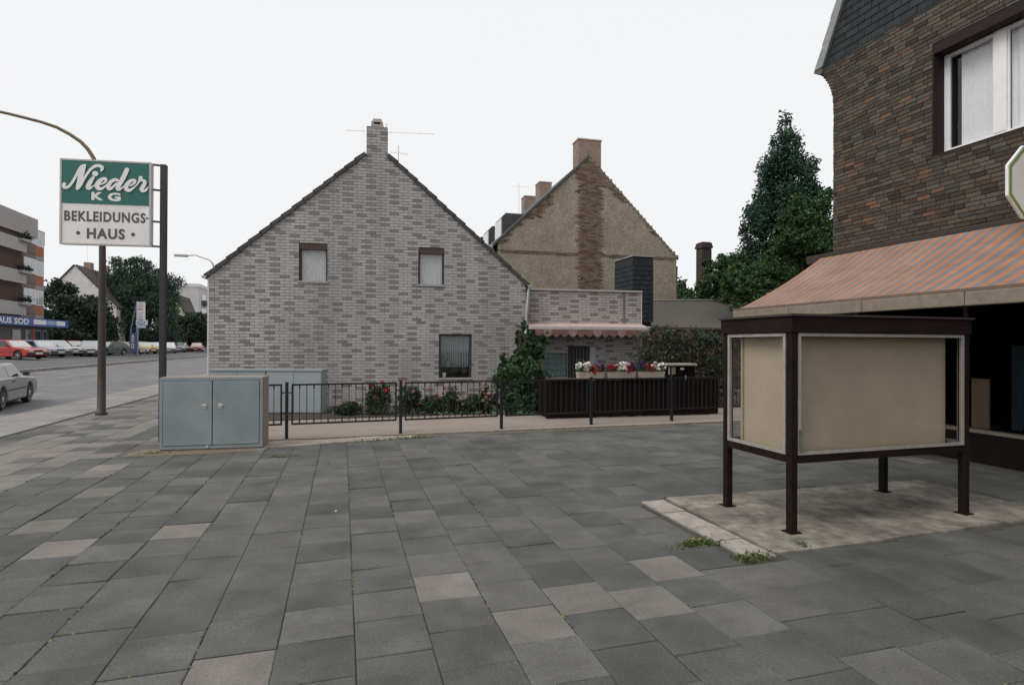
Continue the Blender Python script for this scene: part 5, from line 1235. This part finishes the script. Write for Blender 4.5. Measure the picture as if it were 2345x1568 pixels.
# ================================================================== LEFT BACKGROUND
fu = -28.0
def bp(x, y, u_=fu): return onp(x, y, uv(u_, 0), U)
vR = to_uv(bp(110, 650))[1]; BZ = gz(-28)
ap_ = thing('apartment_block', 'grey apartment block with balconies and blue shop fascia at left edge', 'building', uv(fu, vR, 0), A+math.pi/2)
ap_.scale = (-1, 1, 1)
def ab(x, y, off=0.0): q = L2(ap_, onp(x, y, uv(fu+off, 0), U)); return Vector((-q.x, q.y, q.z))
M_apw = mat('panel_grey', (.30,.27,.27), .9, .12, 4); M_app = mat('parapet_grey', (.36,.32,.32), .9, .08, 5); M_apb = mat('infill_brown', (.17,.13,.11), .9, .15, 6); M_apo = mat('infill_orange', (.36,.12,.07), .85, .12, 6); M_bal = mat('balcony_front', (.38,.36,.35), .9, .08, 5); M_rec = mat('recess_shade', (.07,.04,.032), .9, .2, 5)
z_of = lambda x, y: ab(x, y).z
ztp, zt2 = z_of(83, 508)+.15, z_of(98, 536)
x1_ = ab(83, 600).x; x2_ = ab(55, 600).x
# local x grows towards the viewer; 0 = right-hand end. stair bay 0..x1_, main bays beyond
MB().box(0, x1_, .35, 12, BZ, zt2).build('wall', M_apw, ap_)
MB().box(x1_+.001, 14, .05, 12, BZ, ztp).build('wall', M_apb, ap_)
MB().box(-.0, x1_-.001, .30, 12.05, zt2+.001-1.0, zt2+.35).build('parapet', M_app, ap_); MB().box(x1_, 14, -.12, 12.05, ztp-1.75, ztp+.05).build('parapet', M_app, ap_)
fl_z = [z_of(100, y) for y in (705, 648, 590)]; fl = 2.85; zf0 = z_of(100, 722)
for k in range(3):
    zf = zf0+k*fl
    for xa, xb, yy, cm, nm in ((.25, x1_-.25, .345, M_apo, 'infill_panel'), (x1_+.1, x2_-.05, .045, M_apb, 'infill_panel')):
        MB().box(xa, xb, yy-.03, yy, zf+.05, zf+.95).build(nm, cm, ap_)
        wn = MB().box(xa-.02, xb+.02, yy-.06, yy, zf+.951, zf+2.35).build('window', M_wf, ap_)
        mm = (xa+xb)/2
        for a_, b_2 in ((xa+.06, mm-.03), (mm+.03, xb-.06)): MB().box(a_, b_2, yy-.066, yy-.061, zf+1.02, zf+2.28).build('pane', mat('pane_pale', (.38,.40,.42), .1, .2, 2, spec=.8), wn)
    # balcony: dark sheet painting in the recess shade, solid front, planter on the corner
    MB().box(x2_+.1, 14, .04, .049, zf-.1, zf+2.5).build('recess_shade', M_rec, ap_)
    bo = MB().box(x2_+.35, 14, -.35, -.15, zf-.2, zf+.95).build('balcony', M_bal, ap_)
    MB().box(x2_+.3, x2_+.5, -.149, .03, zf-.2, zf+.9).build('balcony_side', M_apw, bo); MB().box(x2_+.5, 14, -.149, .03, zf-.2, zf-.05).build('balcony_floor', M_apw, bo)
    MB().box(x2_+.0, x2_+1.6, -.62, -.36, zf+.72, zf+.95).build('planter', M_bal, bo)
    q = np.stack([rng.uniform(x2_-.1, x2_+1.7, 260), rng.normal(-.5, .13, 260), zf+1.05+np.abs(rng.normal(0, .2, 260))], 1); leaf_mesh('planter_leaves', q, .10, M_bsh, bo)
MB().box(-.2, 14, -.02, .3, BZ, zf0-.55).build('shopfront', mat('shopfront_dark', (.03,.03,.032), .4, .2, 3), ap_)
for i, (xa, xb, nm) in enumerate(((.3, 1.0, 1), (1.4, 2.6, 0), (3.2, 4.2, 2), (5.0, 6.4, 0))):
    w_ = MB().box(xa, xb, -.06, -.021, BZ+.3, BZ+2.4).build('shop_window', mat('shop_frame_grey', (.3,.3,.3), .5, .1, 5), ap_); MB().box(xa+.08, xb-.08, -.066, -.061, BZ+.4, BZ+2.3).build('pane', mat('pane_dark', (.05,.06,.065), .1, .3, 2, spec=.8), w_)
MB().box(2.75, 3.1, -.09, -.021, BZ+.2, BZ+2.6).build('red_pillar', mat('red_panel', (.36,.04,.03), .6, .1, 5), ap_)
# blue fascia sign, running on past the corner
fo = 1.5
s_a = ab(157, 742, fo); zs0, zs1 = ab(100, 748, fo).z, ab(100, 730, fo).z
fs = thing('fascia_sign', 'long blue shop fascia sign with white letters under the apartments', 'sign', uv(fu, vR, 0), A+math.pi/2); xe = -s_a.x
yf = -fo; fsx = lambda x: -ab(x, 738, fo).x
MB().box(-14, xe, yf, yf+.3, zs0, zs1).build('panel', mat('fascia_blue', (.015,.07,.27), .45, .08, 3), fs)
M_fw = mat('fascia_white', (.72,.72,.74), .5, .05, 5)
def flt(s_, xa, xb, k0=.18, k1=.86, m=None):
    a_, b_2 = fsx(xa), fsx(xb); h_ = zs1-zs0; text(s_, a_, b_2, zs0+h_*k0, zs0+h_*k1, m or M_fw, fs, yf-.012, 'lettering', .03)
flt('AUS', -7, 26, .18, .86); flt('SOD', 32, 66, .15, .85)
for xa, xb in ((77, 106), (129, 149)): MB().box(min(fsx(xa), fsx(xb)), max(fsx(xa), fsx(xb)), yf-.01, yf-.002, zs0+.18, zs1-.12).build('white_field', M_fw, fs)
MB().box(min(fsx(108), fsx(127)), max(fsx(108), fsx(127)), yf-.01, yf-.002, zs0+.2, zs1-.15).build('pale_field', mat('fascia_pale', (.28,.36,.55), .5, .1, 5), fs)
for xx in (xe-.4, xe-3): MB().box(xx, xx+.1, yf+.301, -.02, zs0+.1, zs0+.2).build('bracket', M_alu, fs)

# white gabled house
hd_ = 72.0; hA = A; hn = -V; h0 = P(190, 700, hd_)
hl_ = onp(118, 700, h0, hn); hl_.z = .4
wh = thing('white_gable_house', 'white rendered gable house with dark roof behind the parked cars', 'house', hl_, A)
def hp_(x, y): q = L2(wh, onp(x, y, h0, hn)); return (q.x, q.z)
hT, hR, hLf = hp_(172, 608), hp_(266, 702), hp_(112, 668)
M_wht = mat('white_render', (.72,.69,.67), .9, .10, 3, var2=.1, scale2=.6)
MB().prism([(hLf[0], 0), (hR[0], 0), hR, hT, hLf], 0, .3).build('gable', M_wht, wh, fix=True); MB().box(hR[0]-.3, hR[0]-.01, .3005, 14, 0, hR[1]-.1).build('side_wall', M_wht, wh)
for yy in (3, 6.5, 10):
    for zz in (1.2, 4.0): wn = MB().box(hR[0]-.02, hR[0]+.03, yy, yy+1.1, zz, zz+1.4).build('window', M_wf, wh); MB().box(hR[0]+.031, hR[0]+.036, yy+.1, yy+1.0, zz+.1, zz+1.3).build('pane', MATS['pane_dark'], wn)
def slope(a, b, t0, t1, ov, y0, y1, nm, m, par):
    mb = MB(); mb.prism(osl(a, b, t0, t1, ov), y0, y1); return mb.build(nm, m, par, fix=True)
r_ = slope(hR, hT, .02, .2, .35, -.1, 14.2, 'roof', mat('far_roof', (.075,.06,.055), .9, .2, 3), wh); slope(hLf, hT, .02, .2, .3, -.1, 14.2, 'roof', MATS['far_roof'], wh)
for yy, s_ in ((3.5, .9), (9, 1.2)): MB().box(hT[0]-.4, hT[0]+.4, yy, yy+1, hT[1]-.4, hT[1]+s_).build('chimney', M_chb, r_)
aerial('thin aerial mast above the white gable house', (200, 560), 76, 0, .4, 5, 1.6, .3, hT[1]); 
# far white block and cream cottage
fb_ = P(430, 700, 120); 
fbk = thing('far_flats', 'pale flat-roofed block of flats far down the street', 'building', Vector((P(392, 700, 120).x, P(392, 700, 120).y, .4)), A)
fq = lambda x, y: L2(fbk, onp(x, y, P(392, 700, 120), -V))
zt_ = fq(420, 650).z; xr_ = fq(455, 700).x; MB().box(-3, xr_, 0, 20, 0, zt_).build('wall', mat('flats_pale', (.56,.52,.52), .9, .06, 1), fbk); MB().box(-3.1, xr_+.15, -.1, 20.1, zt_-.6, zt_+.12).build('parapet', mat('flats_trim', (.68,.65,.64), .8, .05, 1), fbk)
for zz in (1.2, 4.1, 7.0, 9.9):
    if zz+1.5 > zt_: continue
    for yy in (2.5, 9.5):
        lg = MB().box(xr_+.001, xr_+.9, yy, yy+4, zz-.2, zz+.8).build('balcony', mat('balcony_dark', (.09,.08,.08), .8, .1, 2), fbk); wn = MB().box(xr_+.001, xr_+.06, yy+.2, yy+3.8, zz+.81, zz+2.1).build('window', MATS['pane_pale'], fbk)
ccp = P(404, 700, 100); cct = thing('cream_cottage', 'small cream gabled cottage in front of the far flats', 'house', (P(386,700,100).x, P(386,700,100).y, .4), A)
cq = lambda x, y: (lambda q: (q.x, q.z))(L2(cct, onp(x, y, P(386, 700, 100), -V)))
cT, cR, cL = cq(404, 676), cq(419, 712), cq(388, 716)
MB().prism([(cL[0], 0), (cR[0], 0), cR, cT, cL], 0, 8).build('wall', mat('cream_render', (.62,.56,.40), .9, .06, 2), cct, fix=True); slope(cR, cT, .02, .25, .3, -.3, 8.2, 'roof', MATS['far_roof'], cct); slope(cL, cT, .02, .25, .3, -.3, 8.2, 'roof', MATS['far_roof'], cct)
for x in (.5, 1.6): MB().box((cL[0]+cR[0])/2-1.3+x, (cL[0]+cR[0])/2-.6+x, -.03, -.005, cR[1]-2.2, cR[1]-.8).build('window', MATS['pane_pale'], cct)
# trees on the left
def ltree(nm, lab, bx_, d, lob, n, size, m, trunk_top, tr=.2, ns=14, droop=0.0, asp=.55):
    b = P(bx_, 800, d); t = thing(nm, lab, 'tree', (b.x, b.y, gz(to_uv(b)[0])), 0); s_ = d/FPX
    lb_ = [(W3(x, y, d+random.uniform(-1.2, 1.2), t), (w_*s_, w_*s_*1.1, h_*s_)) for x, y, w_, h_ in lob]
    p = clumps(lb_, n, ns, .27, .72)
    if droop:
        k = len(p)//2; q = p[:k].copy(); q[:, 2] -= rng.exponential(droop, k); p = np.concatenate([p, q])
    leaf_mesh('crown', p, size, m, t, droop=1.2 if droop else 0, aspect=asp); limbs(t, P(bx_, trunk_top, d).z, tr, 2.2, 7)
ltree('broad_tree', 'dark round tree left of the brown lamp pole', 185, 63, [(130,690,26,34),(150,665,16,16),(125,660,14,20),(190,700,34,24),(160,730,46,36),(215,715,30,26),(205,750,40,34),(135,760,40,34),(170,775,60,26),(240,740,16,24),(245,765,18,24)], 20000, .20, M_bsh, 680)
ltree('weeping_willow', 'tall weeping willow in front of the far houses', 315, 78, [(285,612,24,18),(275,600,16,8),(320,605,22,14),(300,640,40,24),(345,630,26,18),(360,650,28,20),(385,645,22,18),(285,680,36,30),(330,690,44,36),(370,690,30,36),(300,740,36,36),(350,745,40,40),(385,730,22,36),(320,780,50,24),(375,775,34,26)], 24000, .21, M_wil, 620, .3, 14, .9, .3)
ltree('round_tree', 'round clipped dark tree at the far end of the road', 435, 92, [(415,745,26,24),(440,740,28,22),(455,755,20,24),(400,770,24,24),(430,772,36,24),(458,778,18,18),(395,750,16,20)], 12000, .24, M_bsh, 740)
# price-sign pylon of the car dealer
pd_ = 56.0; pp = P(323, 805, pd_); pz0 = gz(to_uv(pp)[0])
py = thing('price_pylon', 'tall leaning-strut price sign pylon among the parked cars', 'sign', (pp.x, pp.y, pz0), 0)
pq = lambda x, y: L2(py, P(x, y, pd_)); M_pyb = mat('pylon_blue', (.16,.22,.33), .5, .1, 8); M_pyw = mat('pylon_white', (.70,.69,.68), .5, .05, 5); M_pyt = mat('pylon_text', (.35,.35,.45), .6, .1, 9); M_pyo = mat('pylon_red', (.62,.10,.04), .6, .1, 9)
a, b = pq(314, 805), pq(314, 690); MB().beam((a.x, 0, 0), (a.x, 0, b.z), .16, .16).build('mast', M_pyb, py); a2 = pq(299, 805); MB().beam((a2.x, 0, 0), (a2.x, 0, pq(299, 755).z), .08, .08).beam((a2.x, 0, pq(299, 755).z), (b.x, 0, b.z), .07, .07).build('strut', M_pyb, py)
def plate(x0, y0, x1, y1, m, nm, off=0.0, th=.2): p, q = pq(x0, y1), pq(x1, y0); return MB().box(p.x, q.x, -.2-off, -.2-off+th, p.z, q.z).build(nm, m, py)
plate(316, 692, 333, 732, M_pyw, 'price_board'); plate(314, 733, 338, 744, M_pyw, 'brand_board'); plate(316, 745, 334, 751, mat('pylon_pale', (.45,.5,.62), .5, .1, 5), 'lower_board')
for y in (695, 699, 703, 715, 720, 725, 729): plate(318, y, 331 if y % 2 else 329, y+2.0, M_pyt, 'text_line', .012, .01)
plate(318, 707.5, 331, 710, M_pyo, 'red_line', .012, .01)
mb = MB(); p, q = pq(315.5, 742.5), pq(336.5, 734.5); cx_, cz_ = (p.x+q.x)/2, (p.z+q.z)/2; mb.prism([((q.x-p.x)/2*math.cos(t)+cx_, (q.z-p.z)/2*math.sin(t)+cz_) for t in np.linspace(0, 6.283, 21)[:-1]], -.212, -.202); mb.build('oval_emblem', mat('emblem_blue', (.12,.18,.34), .5, .1, 5), py, fix=True)
mb = MB(); mb.prism([((q.x-p.x)*.38*math.cos(t)+cx_, (q.z-p.z)*.30*math.sin(t)+cz_) for t in np.linspace(0, 6.283, 21)[:-1]], -.217, -.213); mb.build('oval_field', mat('emblem_pale', (.45,.5,.6), .5, .1, 5), py, fix=True)
plate(300, 762, 314, 806, mat('banner_blue', (.09,.11,.22), .6, .1, 5), 'banner', 0, .06)
bq, bq2 = pq(303, 788), pq(311, 764)
for ch, y0_, y1_ in (('A', 766, 773), ('Z', 775, 782), ('O', 786, 798)):
    p, q = pq(303, y1_), pq(311, y0_); text(ch, p.x, q.x, p.z, q.z, M_pyw, py, -.212, 'letter', .03)
